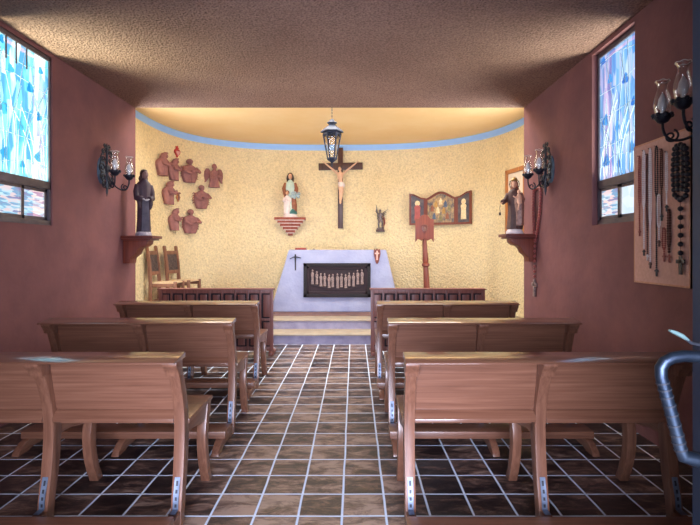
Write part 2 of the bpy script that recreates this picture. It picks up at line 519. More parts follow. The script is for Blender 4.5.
# floor, steps, platform
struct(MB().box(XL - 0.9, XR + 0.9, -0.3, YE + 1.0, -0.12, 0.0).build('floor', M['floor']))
Y1, Y2, Y3, Z1, Z2 = 7.21, 7.72, 8.20, 0.145, 0.287
s = MB().box(AC - AW, AC + AW, Y1 + 0.012, Y2 + 0.3, 0, Z1 - 0.02); struct(s.build('trim_1', M['riser']))
s = MB().box(AC - AW, AC + AW, Y1, Y2 + 0.012, Z1 - 0.02, Z1, 0.004); struct(s.build('trim_2', M['nosing']))
s = MB().box(AC - AW, AC + AW, Y2 + 0.012, 10.3, Z1 - 0.02, Z2 - 0.02); struct(s.build('trim_3', M['riser']))
s = MB().box(AC - AW, AC + AW, Y2, Y3, Z2 - 0.02, Z2, 0.004); struct(s.build('trim_4', M['nosing']))
s = MB()
x = AC - AW
while x < AC + AW:
    for r in range(9):
        s.box(x + 0.005, min(x + 0.295, AC + AW), Y3 + 0.30 * r + 0.003, Y3 + 0.30 * r + 0.29, Z2 - 0.02, Z2, 0.003)
    x += 0.30
s.box(AC - AW, AC + AW, Y3, 10.3, Z2 - 0.02, Z2 - 0.004)
struct(s.build('floor_platform', M['step_tile']))

# nave walls with their window openings
WY0, WZ0, WZ1 = 3.77, 1.62, 3.165
def nave_wall(name, xin, xout, WY1):
    a, b = min(xin, xout), max(xin, xout)
    m = MB()
    m.box(a, b, -0.05, WY0, 0, ZC); m.box(a, b, WY1, YE, 0, ZC)
    m.box(a, b, WY0, WY1, 0, WZ0); m.box(a, b, WY0, WY1, WZ1, ZC)
    struct(m.build(name, M['nave_wall']))
nave_wall('wall_left', XL, XL - 0.18, 4.515)
nave_wall('wall_right', XR, XR + 0.18, 4.45)
struct(MB().box(AC - AW - 0.1, XL - 0.18, YE - 0.18, YE, 0, ZA).build('wall_left_return', M['apse_wall']))
struct(MB().box(XR + 0.18, AC + AW + 0.1, YE - 0.18, YE, 0, ZA).build('wall_right_return', M['apse_wall']))
# entrance wall with the doorway the picture is taken from
m = MB()
m.box(XL, -1.05, YF - 0.18, YF, 0, ZC); m.box(0.87, XR, YF - 0.18, YF, 0, ZC); m.box(-1.05, 0.87, YF - 0.18, YF, 2.35, ZC)
struct(m.build('wall_front', M['nave_wall']))
# ceilings
struct(MB().box(XL - 0.18, XR + 0.18, -0.05, YE, ZC, ZC + 0.5, 0.012).build('ceiling', M['ceiling']))
SKX0, SKX1, SKY0, SKY1 = -2.1, 1.6, 6.36, 7.16
m = MB()
m.box(AC - AW - 0.1, AC + AW + 0.1, YE, SKY0, ZA, ZA + 0.12); m.box(AC - AW - 0.1, AC + AW + 0.1, SKY1, 10.2, ZA, ZA + 0.12)
m.box(AC - AW - 0.1, SKX0, SKY0, SKY1, ZA, ZA + 0.12); m.box(SKX1, AC + AW + 0.1, SKY0, SKY1, ZA, ZA + 0.12)
struct(m.build('ceiling_apse', M['apse_ceiling']))
w3 = struct(thing('added_skylight', 'unseen long skylight added in the ochre altar ceiling', 'skylight', ((SKX0 + SKX1) / 2, (SKY0 + SKY1) / 2, ZA + 0.12)))  # skylight put in out of view to light the altar bay
hx, hy = (SKX1 - SKX0) / 2, (SKY1 - SKY0) / 2
m = MB(); m.box(-hx - 0.06, hx + 0.06, -hy - 0.06, -hy, 0, 0.2); m.box(-hx - 0.06, hx + 0.06, hy, hy + 0.06, 0, 0.2)
m.box(-hx - 0.06, -hx, -hy, hy, 0, 0.2); m.box(hx, hx + 0.06, -hy, hy, 0, 0.2)
m.build('curb', M['apse_ceiling'], w3)
# curved apse wall and its blue band
def strip(name, z0, z1, off0, off1, mat):
    bm = bmesh.new()
    ins, outs = [], []
    for i, p in enumerate(APSE):
        a, b = APSE[max(i - 1, 0)], APSE[min(i + 1, len(APSE) - 1)]
        t = (b - a).normalized(); n = Vector((t.y, -t.x, 0))
        ins.append([bm.verts.new(p + n * off1 + Vector((0, 0, z))) for z in (z0, z1)])
        outs.append([bm.verts.new(p + n * off0 + Vector((0, 0, z))) for z in (z0, z1)])
    for i in range(len(APSE) - 1):
        bm.faces.new((ins[i][0], ins[i + 1][0], ins[i + 1][1], ins[i][1]))
        bm.faces.new((outs[i][0], outs[i][1], outs[i + 1][1], outs[i + 1][0]))
        bm.faces.new((ins[i][1], ins[i + 1][1], outs[i + 1][1], outs[i][1]))
        bm.faces.new((ins[i][0], outs[i][0], outs[i + 1][0], ins[i + 1][0]))
    for e in (0, -1):
        bm.faces.new((ins[e][0], ins[e][1], outs[e][1], outs[e][0]))
    q = MB(); q.bm.free(); q.bm = bm
    return struct(q.build(name, mat))
strip('wall_back', 0, ZA, -0.12, 0.0, M['apse_wall'])
strip('trim_5', 3.428, ZA - 0.001, 0.0, 0.004, M['blue_band'])

# glowing side windows added to light the altar bay, hidden behind nave wall ends
for nm, X, out, lb in (('added_window_left', AC - 3.08, -1, 'added glowing side window, out of view left of the altar steps'), ('added_window_right', AC + 3.06, 1, 'added glowing side window, out of view right of the altar steps')):
    w_ = struct(thing(nm, lb, 'window', (X, 6.80, 0.95), 0 if out > 0 else PI))
    q = MB()
    for (a, b, c, d) in ((-0.45, 0.45, 0, 0.05), (-0.45, 0.45, 2.15, 2.2), (-0.45, -0.40, 0, 2.2), (0.40, 0.45, 0, 2.2), (-0.02, 0.02, 0, 2.2)):
        q.box(-0.05, 0.0, a, b, c, d, 0.004)
    q.build('window_frame', M['frame_metal'], w_)
    q = MB(); q.box(-0.02, -0.012, -0.41, 0.41, 0.04, 2.16)
    q.build('pane', lit_glass(nm + '_glass', [(0.3, (0.92, 0.95, 1.0, 1)), (0.7, (1.0, 0.98, 0.94, 1))], 12.5, pass_light=0.0), w_)  # pane emits by itself to brighten the altar bay

# stained glass windows
def stained_window(name, X, out, stops, strength, label, seed, lower):
    rz = 0 if out > 0 else PI
    WY1, rec = (4.515, 0.03) if out < 0 else (4.45, 0.065)
    root = struct(thing(name, label, 'window', (X + out * rec, (WY0 + WY1) / 2, WZ0), rz))
    hw, ht, zr = (WY1 - WY0) / 2, WZ1 - WZ0, 0.33
    fr = MB()
    for (y0, y1, z0, z1) in ((-hw, hw, 0, 0.045), (-hw, hw, ht - 0.04, ht), (-hw, -hw + 0.022, 0, ht), (hw - 0.022, hw, 0, ht), (-hw, hw, zr, zr + 0.07)):
        fr.box(-0.016, 0.03, y0, y1, z0, z1, 0.003)
    fr.build('window_frame', M['frame_metal'], root)
    for k in (0, 1):
        y0, y1 = (-hw + 0.022, 0.02) if k == 0 else (-0.02, hw - 0.022)
        d = 0.014 if k == 0 else 0.0
        sf = MB()
        for (a, b, c, e) in ((y0, y1, 0.045, 0.075), (y0, y1, zr - 0.03, zr), (y0, y0 + 0.035, 0.045, zr), (y1 - 0.035, y1, 0.045, zr)):
            sf.box(d - 0.007, d + 0.007, a, b, c, e, 0.002)
        o = sf.build('sliding_sash', M['frame_metal'], root)
        pn = MB(); pn.box(d - 0.003, d + 0.003, y0 + 0.03, y1 - 0.03, 0.07, zr - 0.025)
        pn.build('pane', lower[k], o)
    g = MB(); g.box(-0.003, 0.003, -hw + 0.018, hw - 0.018, zr + 0.065, ht - 0.035)
    g.build('stained_glass', lit_glass(name + '_glass', stops, strength, seed=seed), root)
    rnd = random.Random(int(seed * 10) + 3)
    ld = MB(); petals = []
    z0, z1 = zr + 0.07, ht - 0.04
    lim = hw - 0.03
    cl = lambda v: max(-lim, min(lim, v))
    for k in range(17):
        y = -lim + 2 * lim * (k + 0.5) / 17 + rnd.uniform(-0.02, 0.02)
        top = z0 + rnd.uniform(0.35, 1.0) * (z1 - z0)
        bend = rnd.uniform(-0.30, 0.30)
        c = bez((-0.006, cl(y), z0), (-0.006, cl(y - bend * 0.4), z0 + (top - z0) * 0.4), (-0.006, cl(y + bend * 0.5), z0 + (top - z0) * 0.75), (-0.006, cl(y + bend), top), 12)
        ld.tube(c, 0.0034, 5)
    for k in range(5):
        ld.tube([(-0.006, -lim, z0 + (k + 0.6) * 0.22 + rnd.uniform(-.05, .05)), (-0.006, rnd.uniform(-.1, .1), z0 + (k + 0.6) * 0.22 + rnd.uniform(-.08, .08)), (-0.006, lim, z0 + (k + 0.6) * 0.22 + rnd.uniform(-.06, .06))], 0.0026, 5)
    ld.build('lead_came', M['lead'], root)
    for (fy, fz, sz) in [(-0.2, 0.20, .8), (0.20, 0.16, 1.0), (0.02, 0.42, .7), (-0.22, 0.56, .7), (0.22, 0.52, .9), (-0.1, 0.78, .8), (0.14, 0.86, .7), (-0.24, 0.98, .6), (0.25, 1.06, .6), (0.0, 0.1, .6)]:
        p = MB()
        tw = rnd.uniform(-0.5, 0.5)
        for (ang, ln_, wd_) in ((0.0, .060, .022), (2.1, .056, .026), (-2.1, .056, .026), (3.14, .042, .014), (0.55, .048, .016), (-0.55, .048, .016)):
            pts = []
            for j in range(12):
                a_ = 2 * PI * j / 12
                u, v = ln_ * 0.55 + ln_ * 0.55 * math.cos(a_), wd_ * math.sin(a_) * (1.2 - 0.5 * math.cos(a_))
                A_ = ang + tw
                pts.append((cl(fy + sz * (u * math.sin(A_) + v * math.cos(A_))), z0 + fz + sz * (u * math.cos(A_) - v * math.sin(A_))))
            p.prism(pts, 'x', -0.0065, -0.0035)
        p.build('iris_flower', M['iris_' + ('l' if out < 0 else 'r')], root)
    if out < 0:
        mm = MB()
        for y in (-0.05, 0.08, 0.2):
            mm.box(-0.012, -0.004, y - 0.006, y + 0.006, ht - 0.22, ht - 0.04)
        mm.build('outside_bar', M['frame_metal'], root)  # dark bars on the pane stand in for things outside the window
    return root

C = lambda r, g, b: (r, g, b, 1)
LS = [(0.32, C(0.02, 0.26, 0.55)), (0.45, C(0.08, 0.56, 0.78)), (0.58, C(0.30, 0.82, 0.93)), (0.74, C(0.80, 1.0, 1.0))]
RS = [(0.30, C(0.03, 0.16, 0.60)), (0.42, C(0.10, 0.36, 0.78)), (0.54, C(0.26, 0.52, 0.86)), (0.66, C(0.56, 0.52, 0.92)), (0.78, C(0.66, 0.80, 0.95))]
M['iris_l'] = lit_glass('left_iris_glass', [(0.3, C(0.02, 0.28, 0.62)), (0.7, C(0.10, 0.60, 0.85))], 1.1, pass_light=0.2)
M['iris_r'] = lit_glass('right_iris_glass', [(0.3, C(0.04, 0.18, 0.66)), (0.7, C(0.12, 0.42, 0.85))], 0.9, pass_light=0.2)
ripple = [(0.30, C(0.30, 0.22, 0.40)), (0.45, C(0.20, 0.42, 0.62)), (0.55, C(0.55, 0.80, 0.92)), (0.7, C(0.85, 0.62, 0.62))]
lowL = lit_glass('rippled_pane_a', ripple, 0.95, (1, 1.5, 9), 3.0, 0.3)
lowL2 = lit_glass('rippled_pane_b', ripple, 0.9, (1, 1.5, 9), 3.0, 0.3, seed=4)
lowR = lit_glass('pale_pane', [(0.3, C(0.62, 0.72, 0.85)), (0.7, C(0.88, 0.88, 0.92))], 0.95, (1, 2, 2), 2.0, 0.4)
stained_window('window_1', XL, -1, LS, 1.5, 'cyan stained glass window with irises in the left wall', 1.3, (lowL, lowL2))
stained_window('window_2', XR, 1, RS, 0.92, 'blue and violet stained glass window with irises in the right wall', 5.1, (lowR, lowL2))

# open door at the right edge
DX, DY1 = 0.802, 1.160
dr = struct(thing('door_1', 'dark blue open door with a bent steel pull handle', 'door', (DX, YF, 0)))
d = MB(); d.box(0, 0.045, 0.01, DY1 - YF, 0.01, 2.33, 0.003); d.build('door_leaf', M['door'], dr)
HY = 1.135
hy = HY - YF
zz = lambda y: H - (y - CY) * HY / F
xx_ = lambda x: min(0.0, (x - CX) * HY / F - DX)
hp = [(xx_(x), hy, zz(y)) for x, y in ((720, 357), (684, 356), (672, 358), (664.5, 362), (661, 368), (661, 376), (664, 387), (667.5, 400), (672, 416), (677, 434), (680, 447), (683, 456), (720, 461))]
hp[0] = (0.002, hy, zz(357)); hp[-1] = (0.002, hy, zz(461))
h = MB(); h.tube(hp, [0.0135] * 11 + [0.015, 0.017], 14)
ho = h.build('pull_handle', M['steel'], dr)
rg = MB()
for k in range(9):
    t = k / 8
    i = 5.6 + t * 4.6
    a, b = Vector(hp[int(i)]), Vector(hp[int(i) + 1])
    c = a.lerp(b, i - int(i)); dd = (b - a).normalized()
    rg.tube([c - dd * 0.002, c + dd * 0.002], 0.0150, 14)
rg.build('grip_ring', M['screw'], ho)
l = MB(); l.tube([(0.002, hy, zz(345)), (xx_(691), hy, zz(343)), (xx_(686), hy, zz(338.5))], [0.004, 0.004, 0.005], 8)
lo = l.build('latch_arm', M['screw'], dr)
l = MB(); l.tube([(xx_(688), hy, zz(340)), (xx_(682), hy, zz(336)), (xx_(675), hy, zz(332.5)), (xx_(669.5), hy, zz(330.5))], [0.005, 0.009, 0.008, 0.005], 10, flat=0.6)
l.build('latch_thumbpiece', M['latch'], lo)

# ------------------------------------------------------------------ pews
PL = 1.42
PC = (0.036, 0.71, 1.384)
def curve_prism(line, half, x0, x1, bev=0.004):
    """a curved leg: centre line of (z, y), half depth, swept in x"""
    zs = [p[0] for p in line]
    L, R = [], []
    n = 14
    for i in range(n + 1):
        z = zs[0] + (zs[-1] - zs[0]) * i / n
        for a in range(len(line) - 1):
            if line[a][0] <= z <= line[a + 1][0] + 1e-9:
                p0, p1, p2, p3 = line[max(a - 1, 0)], line[a], line[a + 1], line[min(a + 2, len(line) - 1)]
                t = (z - p1[0]) / (p2[0] - p1[0])
                y = 0.5 * (2 * p1[1] + (p2[1] - p0[1]) * t + (2 * p0[1] - 5 * p1[1] + 4 * p2[1] - p3[1]) * t * t + (3 * p1[1] - p0[1] - 3 * p2[1] + p3[1]) * t ** 3)
                break
        hh = half(z) if callable(half) else half
        L.append((y - hh, z)); R.append((y + hh, z))
    return MB().prism(L + R[::-1], 'x', x0, x1, bev)

REAR = [(0.0, -0.012), (0.1, 0.0), (0.25, 0.03), (0.42, 0.05), (0.52, 0.048), (0.62, 0.03), (0.75, -0.018), (0.846, -0.055)]
FRONT = [(0.0, 0.485), (0.07, 0.452), (0.18, 0.415), (0.32, 0.405), (0.483, 0.455)]

def make_plate(c):
    """bent steel strap on the back of a post, with four dark screw holes"""
    q = MB(); bm = q.bm
    prof = [(-0.085, 0.090), (-0.040, 0.092), (-0.0375, 0.125), (-0.032, 0.158), (-0.022, 0.192), (-0.010, 0.232), (-0.008, 0.240)]
    A = [[bm.verts.new((c + sx * 0.014, y + o, z - o2)) for y, z in prof] for sx in (-1, 1) for o, o2 in ((0, 0), (0.003, 0.004))]
    n = len(prof)
    front = []
    for i in range(n - 1):
        f = bm.faces.new((A[0][i], A[2][i], A[2][i + 1], A[0][i + 1])); front.append(f)
        bm.faces.new((A[1][i], A[1][i + 1], A[3][i + 1], A[3][i]))
        bm.faces.new((A[0][i], A[0][i + 1], A[1][i + 1], A[1][i])); bm.faces.new((A[2][i], A[3][i], A[3][i + 1], A[2][i + 1]))
    for i in (0, n - 1):
        bm.faces.new((A[0][i], A[1][i], A[3][i], A[2][i]))
    bmesh.ops.recalc_face_normals(bm, faces=bm.faces)
    bmesh.ops.inset_individual(bm, faces=front[1:5], thickness=0.0122, depth=-0.001)
    for f in front[1:5]:
        f.material_index = 1
    return q

def make_pew(label, loc):
    r = thing('pew', label, 'pew', loc, 0, 'wooden pews')
    for c in PC:
        p = curve_prism(REAR, lambda z: 0.036 - 0.006 * abs(z - 0.4) / 0.45, c - 0.027, c + 0.027).build('back_post', M['pew_z'], r)
        q = MB(); q.prism([(-0.122, 0.850), (-0.122, 0.832), (-0.112, 0.818), (-0.098, 0.806), (-0.088, 0.788), (-0.085, 0.772), (-0.03, 0.772), (-0.03, 0.848)], 'x', c - 0.034, c + 0.034, 0.003)
        q.build('corbel', M['pew_z'], p)
        make_plate(c).build('bracket_plate', M['plate'], p).data.materials.append(M['screw'])
        curve_prism(FRONT, lambda z: 0.03 + 0.02 * max(0, z - 0.2), c - 0.026, c + 0.026).build('front_leg', M['pew_z'], r)
        q = MB(); q.prism([(0.075, 0.478), (0.435, 0.478), (0.435, 0.385), (0.30, 0.40), (0.18, 0.425), (0.075, 0.43)], 'x', c - 0.02, c + 0.02, 0.002)
        q.build('side_apron', M['pew_y'], r)
        q = MB(); q.prism([(-0.028, 0.0), (-0.03, 0.05), (-0.034, 0.080), (-0.10, 0.076), (-0.33, 0.076), (-0.37, 0.066), (-0.43, 0.030), (-0.445, 0.0), (-0.34, 0.0), (-0.30, 0.014), (-0.14, 0.014), (-0.10, 0.0)], 'x', c - 0.024, c + 0.024, 0.002)
        q.build('kneeler_arm', M['pew_y'], r)
    for a, b in ((PC[0] + 0.027, PC[1] - 0.027), (PC[1] + 0.027, PC[2] - 0.027)):
        q = MB(); q.prism([(0.046, 0.562), (0.064, 0.562), (-0.003, 0.85), (-0.021, 0.85)], 'x', a, b)
        q.build('backrest', M['pew_x'], r)
        q = MB(); q.prism([(0.002, 0.516), (0.002, 0.530), (0.006, 0.535), (0.040, 0.569), (0.070, 0.571), (0.075, 0.516)], 'x', a, b, 0.0015)
        q.build('bottom_rail', M['pew_cap'], r)
    q = MB(); q.prism([(-0.163, 0.850), (-0.163, 0.855), (-0.157, 0.859), (-0.004, 0.8775), (0.006, 0.873), (0.006, 0.848)], 'x', 0, PL, 0.003)
    q.build('top_rail', M['pew_cap'], r)
    q = MB(); q.box(0.005, PL - 0.005, 0.076, 0.505, 0.484, 0.509, 0.006)
    q.build('seat', M['pew_x'], r)
    q = MB(); q.box(0.06, PL - 0.06, 0.445, 0.465, 0.405, 0.483, 0.003)
    q.build('front_apron', M['pew_x'], r)
    q = MB(); q.box(-0.005, PL + 0.005, -0.33, -0.165, 0.0765, 0.127, 0.007)
    q.build('kneeler_board', M['pew_x'], r)
    return r

rows = [2.50, 3.745, 5.00]
proto = make_pew('wooden pew left of the aisle in the nearest row, cyan glow on its top rail', (-2.283, rows[0], 0))
specs = [(-2.325, rows[1], 'wooden pew left of the aisle in the second row, between two other pews'),
         (-2.385, rows[2], 'wooden pew left of the aisle in the third row, right behind the dark panelled screen'),
         (0.250, rows[0], 'wooden pew right of the aisle in the nearest row, beside the blue door'),
         (0.254, rows[1], 'wooden pew right of the aisle in the second row, between two other pews'),
         (0.226, rows[2], 'wooden pew right of the aisle in the third row, in front of the lectern screen')]
for x, y, lb in specs:
    o = copy_tree(proto); o.location = (x, y, 0); o['label'] = lb

# panelled screens in front of the first pews
def make_screen(label, x, y):
    L, Hh = 1.51, 0.885
    r = thing('panelled_screen', label, 'pew screen', (x, y, 0), 0, 'panelled screens')
    n = 9
    f = MB()
    w = L / n
    zs = (0.06, 0.115, 0.44, 0.50, 0.80, Hh - 0.02)
    for k in range(n + 1):
        ww = 0.026 if 0 < k < n else 0.045
        xc = k * w + (ww / 2 if k == 0 else -ww / 2 if k == n else 0)
        f.box(xc - ww / 2, xc + ww / 2, 0, 0.04, 0.0 if k in (0, n) else 0.06, Hh - 0.02, 0.003)
    f.box(0.04, L - 0.04, 0.003, 0.037, 0.06, 0.115, 0.003); f.box(0.04, L - 0.04, 0.003, 0.037, 0.455, 0.49, 0.003); f.box(0.04, L - 0.04, 0.003, 0.037, 0.82, Hh - 0.02, 0.003)
    f.build('frame', M['pew_dark_z'], r)
    for k in range(n):
        for (z0, z1) in ((0.115, 0.455), (0.49, 0.82)):
            p = MB(); a, b = k * w + 0.012, (k + 1) * w - 0.012
            p.box(a, b, 0.022, 0.030, z0 - 0.004, z1 + 0.004)
            pn = p.build('panel', M['relief_in'], r)
            p = MB(); p.box(a + 0.026, b - 0.026, 0.008, 0.022, z0 + 0.018, z1 - 0.018, 0.006)
            p.build('raised_field', M['pew_dark_z'], pn)
    c = MB(); c.box(-0.012, L + 0.012, -0.03, 0.10, Hh - 0.02, Hh, 0.005); c.build('top_rail', M['pew_dark_x'], r)
    for xx in (0.01, L - 0.055):
        c = MB(); c.prism([(-0.03, 0), (-0.03, 0.04), (0.0, 0.06), (0.05, 0.06), (0.26, 0.045), (0.30, 0.0)], 'x', xx - 0.002, xx + 0.047, 0.003); c.build('foot', M['pew_dark_x'], r)
    return r
make_screen('dark panelled wooden screen in front of the left pews, below the two chairs', -2.58, 6.46)
make_screen('dark panelled wooden screen in front of the right pews, hiding the lectern foot', 0.222, 6.46)

# ------------------------------------------------------------------ altar
AY = 8.71
al = MB()
bm = al.bm
zt = 1.395
b4 = [(-1.496, AY), (0.837, AY), (0.837, AY + 0.80), (-1.496, AY + 0.80)]
t4 = [(-1.163, AY), (0.572, AY), (0.572, AY + 0.80), (-1.163, AY + 0.80)]
B = [bm.verts.new((x, y, Z2)) for x, y in b4]; T = [bm.verts.new((x, y, zt)) for x, y in t4]
bm.faces.new(B[::-1]); bm.faces.new(T)
for i in range(4):
    bm.faces.new((B[i], B[(i + 1) % 4], T[(i + 1) % 4], T[i]))
bmesh.ops.bevel(bm, geom=bm.edges[:], offset=0.02, segments=3, profile=0.6, affect='EDGES')
tag(al.build('altar', M['altar']), 'pale grey plastered altar block with sloping sides at the top of the steps', 'altar')

# carved relief set on the altar front
x0, x1, z0, z1 = -0.895, 0.295, 0.552, 1.158
xm, zm = (x0 + x1) / 2, (z0 + z1) / 2
rl = thing('relief_panel', 'dark carved wooden relief of a row of pale figures on the altar front', 'relief', (xm, AY, zm))
hw, hh = (x1 - x0) / 2, (z1 - z0) / 2
f = MB()
for (a, b, c, d) in ((-hw, hw, -hh, -hh + 0.06), (-hw, hw, hh - 0.06, hh), (-hw, -hw + 0.06, -hh, hh), (hw - 0.06, hw, -hh, hh)):
    f.box(a, b, -0.055, 0, c, d, 0.006)
f.build('frame', M['relief'], rl)
f = MB()
for (a, b, c, d) in ((-hw + 0.06, hw - 0.06, -hh + 0.06, -hh + 0.10), (-hw + 0.06, hw - 0.06, hh - 0.10, hh - 0.06), (-hw + 0.06, -hw + 0.10, -hh + 0.06, hh - 0.06), (hw - 0.10, hw - 0.06, -hh + 0.06, hh - 0.06)):
    f.box(a, b, -0.035, 0, c, d, 0.006)
f.build('inner_moulding', M['relief_in'], rl)
f = MB(); f.box(-hw + 0.05, hw - 0.05, -0.012, -0.001, -hh + 0.05, hh - 0.05)
f.build('back_board', M['relief_in'], rl)
t = MB()
t.prism([(-0.46, -0.07), (-0.2, -0.13), (0.0, -0.15), (0.2, -0.15), (0.46, -0.07), (0.46, -0.10), (0.2, -0.185), (0.0, -0.19), (-0.2, -0.17), (-0.46, -0.10)], 'y', -0.028, -0.012, 0.003)
t.build('carved_ledge', M['relief_in'], rl)
rr = random.Random(5)
for k in range(13):
    u = (k - 6) / 6
    cx = u * 0.44 + rr.uniform(-0.008, 0.008)
    base = -0.145 + 0.075 * u * u + (0.02 if k % 2 else 0)
    hgt = 0.255 + rr.uniform(-0.02, 0.02)
    q = MB()
    q.loft([(base, 0.024, 0.012, cx, -0.026), (base + hgt * 0.4, 0.021, 0.014, cx, -0.028), (base + hgt * 0.7, 0.026, 0.014, cx, -0.028), (base + hgt * 0.8, 0.013, 0.01, cx, -0.026)], 12, 5, 0.12)
    q.ball((cx + rr.uniform(-.005, .005), -0.031, base + hgt * 0.9), (0.016, 0.015, 0.022), u=10, v=8)
    q.tube([(cx - 0.022, -0.03, base + hgt * 0.72), (cx - 0.02, -0.04, base + hgt * 0.55), (cx + 0.004, -0.043, base + hgt * (0.58 + 0.06 * rr.random()))], 0.006, 6)
    q.tube([(cx + 0.022, -0.03, base + hgt * 0.72), (cx + 0.022, -0.04, base + hgt * 0.53), (cx + 0.0, -0.043, base + hgt * (0.5 + 0.06 * rr.random()))], 0.006, 6)
    q.build('carved_figure', M['bone'], rl)

# small things on the altar
p = at(295.5, 260, AY)
r = thing('wall_cross', 'small black iron cross on the left of the altar front', 'cross', (p.x, AY, p.z))
q = MB(); q.box(-0.010, 0.010, -0.014, 0, -0.185, 0.10, 0.003); q.build('upright', M['black'], r)
q = MB(); q.prism([(-0.10, 0.012), (-0.04, 0.042), (0.04, 0.042), (0.10, 0.028), (0.10, 0.042), (0.03, 0.062), (-0.03, 0.062), (-0.10, 0.028)], 'y', -0.015, -0.001, 0.002); q.build('arm', M['black'], r)
q = MB(); q.ball((0, -0.02, 0.085), (0.016, 0.012, 0.02), u=10, v=8); q.loft([(-0.09, 0.008, 0.007, 0, -0.02), (0.0, 0.013, 0.008, 0, -0.02), (0.06, 0.018, 0.009, 0, -0.02), (0.072, 0.008, 0.006, 0, -0.02)], 10); q.build('corpus', M['black'], r)
p = at(377, 253, AY)
r = thing('wooden_cross_plaque', 'dark pointed wooden plaque with a pink cross, hung over the right altar corner', 'plaque', (p.x, AY, p.z))
q = MB(); q.prism([(-0.055, 0.075), (-0.062, -0.02), (-0.04, -0.10), (-0.028, -0.16), (0, -0.205), (0.028, -0.16), (0.04, -0.10), (0.062, -0.02), (0.055, 0.075), (0.03, 0.06), (0, 0.078), (-0.03, 0.06)], 'y', -0.022, 0, 0.003); q.build('backing', M['red_wood'], r)
q = MB(); q.box(-0.013, 0.013, -0.034, -0.022, -0.125, 0.04, 0.002); q.box(-0.04, 0.04, -0.034, -0.022, -0.02, 0.006, 0.002); q.build('cross', M['pink_cross'], r)
p = at(301, 248, AY + 0.15)
r = thing('book', 'red closed book lying on the left of the altar top', 'book', (p.x, AY + 0.15, zt))
q = MB(); q.box(-0.10, 0.10, -0.07, 0.07, 0.0, 0.006, 0.001); q.box(-0.10, 0.10, -0.07, 0.07, 0.030, 0.036, 0.001); q.box(-0.10, 0.10, -0.072, -0.066, 0.0, 0.036, 0.002); q.build('cover', M['book_red'], r)
q = MB(); q.box(-0.094, 0.096, -0.066, 0.066, 0.006, 0.030); q.build('pages', M['paper'], r)
p = at(330, 249, AY + 0.2)
q = MB(); q.loft([(0, 0.20, 0.12, 0, 0), (0.006, 0.20, 0.12, 0, 0), (0.009, 0.19, 0.11, 0.004, 0)], 28, 6, 0.06, sub=2)
o = q.build('folded_cloth', M['rush'], None, loc=(p.x + 0.09, AY + 0.2, zt)); tag(o, 'flat beige cloth lying across the middle of the altar top', 'cloth')
p = at(315, 248, AY + 0.12)
q = MB(); q.lathe([(0.022, 0), (0.026, 0.01), (0.014, 0.022), (0.005, 0.03)], 14)
tag(q.build('candle_stub', M['nosing'], None, loc=(p.x - 0.02, AY + 0.12, zt)), 'tiny candle stub beside the red book on the altar', 'candle')

# ------------------------------------------------------------------ figures
def face(q, c, s, tilt=0.0, yaw=0.0):
    """carved head: skull, jaw, nose, brow and ears; s = head height, looks to -y"""
    R = Matrix.Rotation(yaw, 3, 'Z') @ Matrix.Rotation(tilt, 3, 'X')
    c = Vector(c)
    q.ball(c, (0.36 * s, 0.43 * s, 0.5 * s), R, 16, 12)
    q.ball(c + R @ Vector((0, -0.12 * s, -0.22 * s)), (0.26 * s, 0.28 * s, 0.28 * s), R, 12, 8)
    q.ball(c + R @ Vector((0, -0.44 * s, -0.05 * s)), (0.06 * s, 0.09 * s, 0.14 * s), R, 8, 6)
    q.ball(c + R @ Vector((0, -0.38 * s, 0.10 * s)), (0.24 * s, 0.07 * s, 0.05 * s), R, 8, 6)
    q.ball(c + R @ Vector((0, -0.38 * s, -0.26 * s)), (0.11 * s, 0.06 * s, 0.035 * s), R, 8, 6)
    for k in (-1, 1):
        q.ball(c + R @ Vector((k * 0.36 * s, 0.02 * s, -0.04 * s)), (0.05 * s, 0.09 * s, 0.13 * s), R, 8, 6)
    return q

def hand(q, wrist, d, palm, s):
    """small open hand, palm and five fingers, pointing along d with the thumb toward palm side"""
    d = Vector(d).normalized(); palm = Vector(palm).normalized()
    side = d.cross(palm).normalized()
    w = Vector(wrist)
    q.tube([w, w + d * s * 0.25, w + d * s * 0.52], [0.14 * s, 0.24 * s, 0.22 * s], 8, flat=0.6)
    for k, (o, l) in enumerate(((-0.19, 0.40), (-0.065, 0.48), (0.065, 0.45), (0.19, 0.34))):
        a = w + d * s * 0.5 + side * o * s
        q.tube([a, a + d * l * 0.5 * s + palm * 0.03 * s, a + d * l * s + palm * 0.14 * s], [0.065 * s, 0.06 * s, 0.045 * s], 6)
    a = w + d * s * 0.2 - side * 0.2 * s
    q.tube([a, a + (d * 0.6 - side * 0.5) * 0.3 * s, a + (d * 0.9 - side * 0.2) * 0.45 * s], [0.07 * s, 0.065 * s, 0.05 * s], 6)
    return q

# monk on the left corbel
def corbel_shelf(label, loc, rz, h):
    r = thing('corbel_shelf', label, 'shelf', loc, rz, 'corbel shelves on the nave walls')
    # local: +x away from the wall, z down from the slab top
    q = MB(); q.box(0.0, 0.38, -0.15, 0.15, -0.035, 0.0, 0.005); q.box(0, 0.35, -0.135, 0.135, -0.055, -0.035, 0.004)
    q.build('slab', M['red_wood_x'], r)
    pts = [(0.0, -0.055), (0.30, -0.055), (0.29, -0.10), (0.25, -0.13), (0.20, -0.14), (0.17, -0.17), (0.15, -0.22), (0.11, -0.25), (0.09, -0.27), (0.08, -h), (0.0, -h)]
    q = MB(); q.prism(pts, 'y', -0.09, 0.09, 0.006); q.build('scroll_bracket', M['red_wood'], r)
    return r
sl = at(136, 236, 6.0)
ZS1 = 1.566
corbel_shelf('carved dark wooden corbel shelf on the left wall end, under the hooded statue', (XL, 5.98, ZS1), 0, 0.335)
ZS2 = 1.585
corbel_shelf('carved dark wooden corbel shelf on the right wall end, under the crowned statue', (XR, 5.90, ZS2), PI, 0.33)

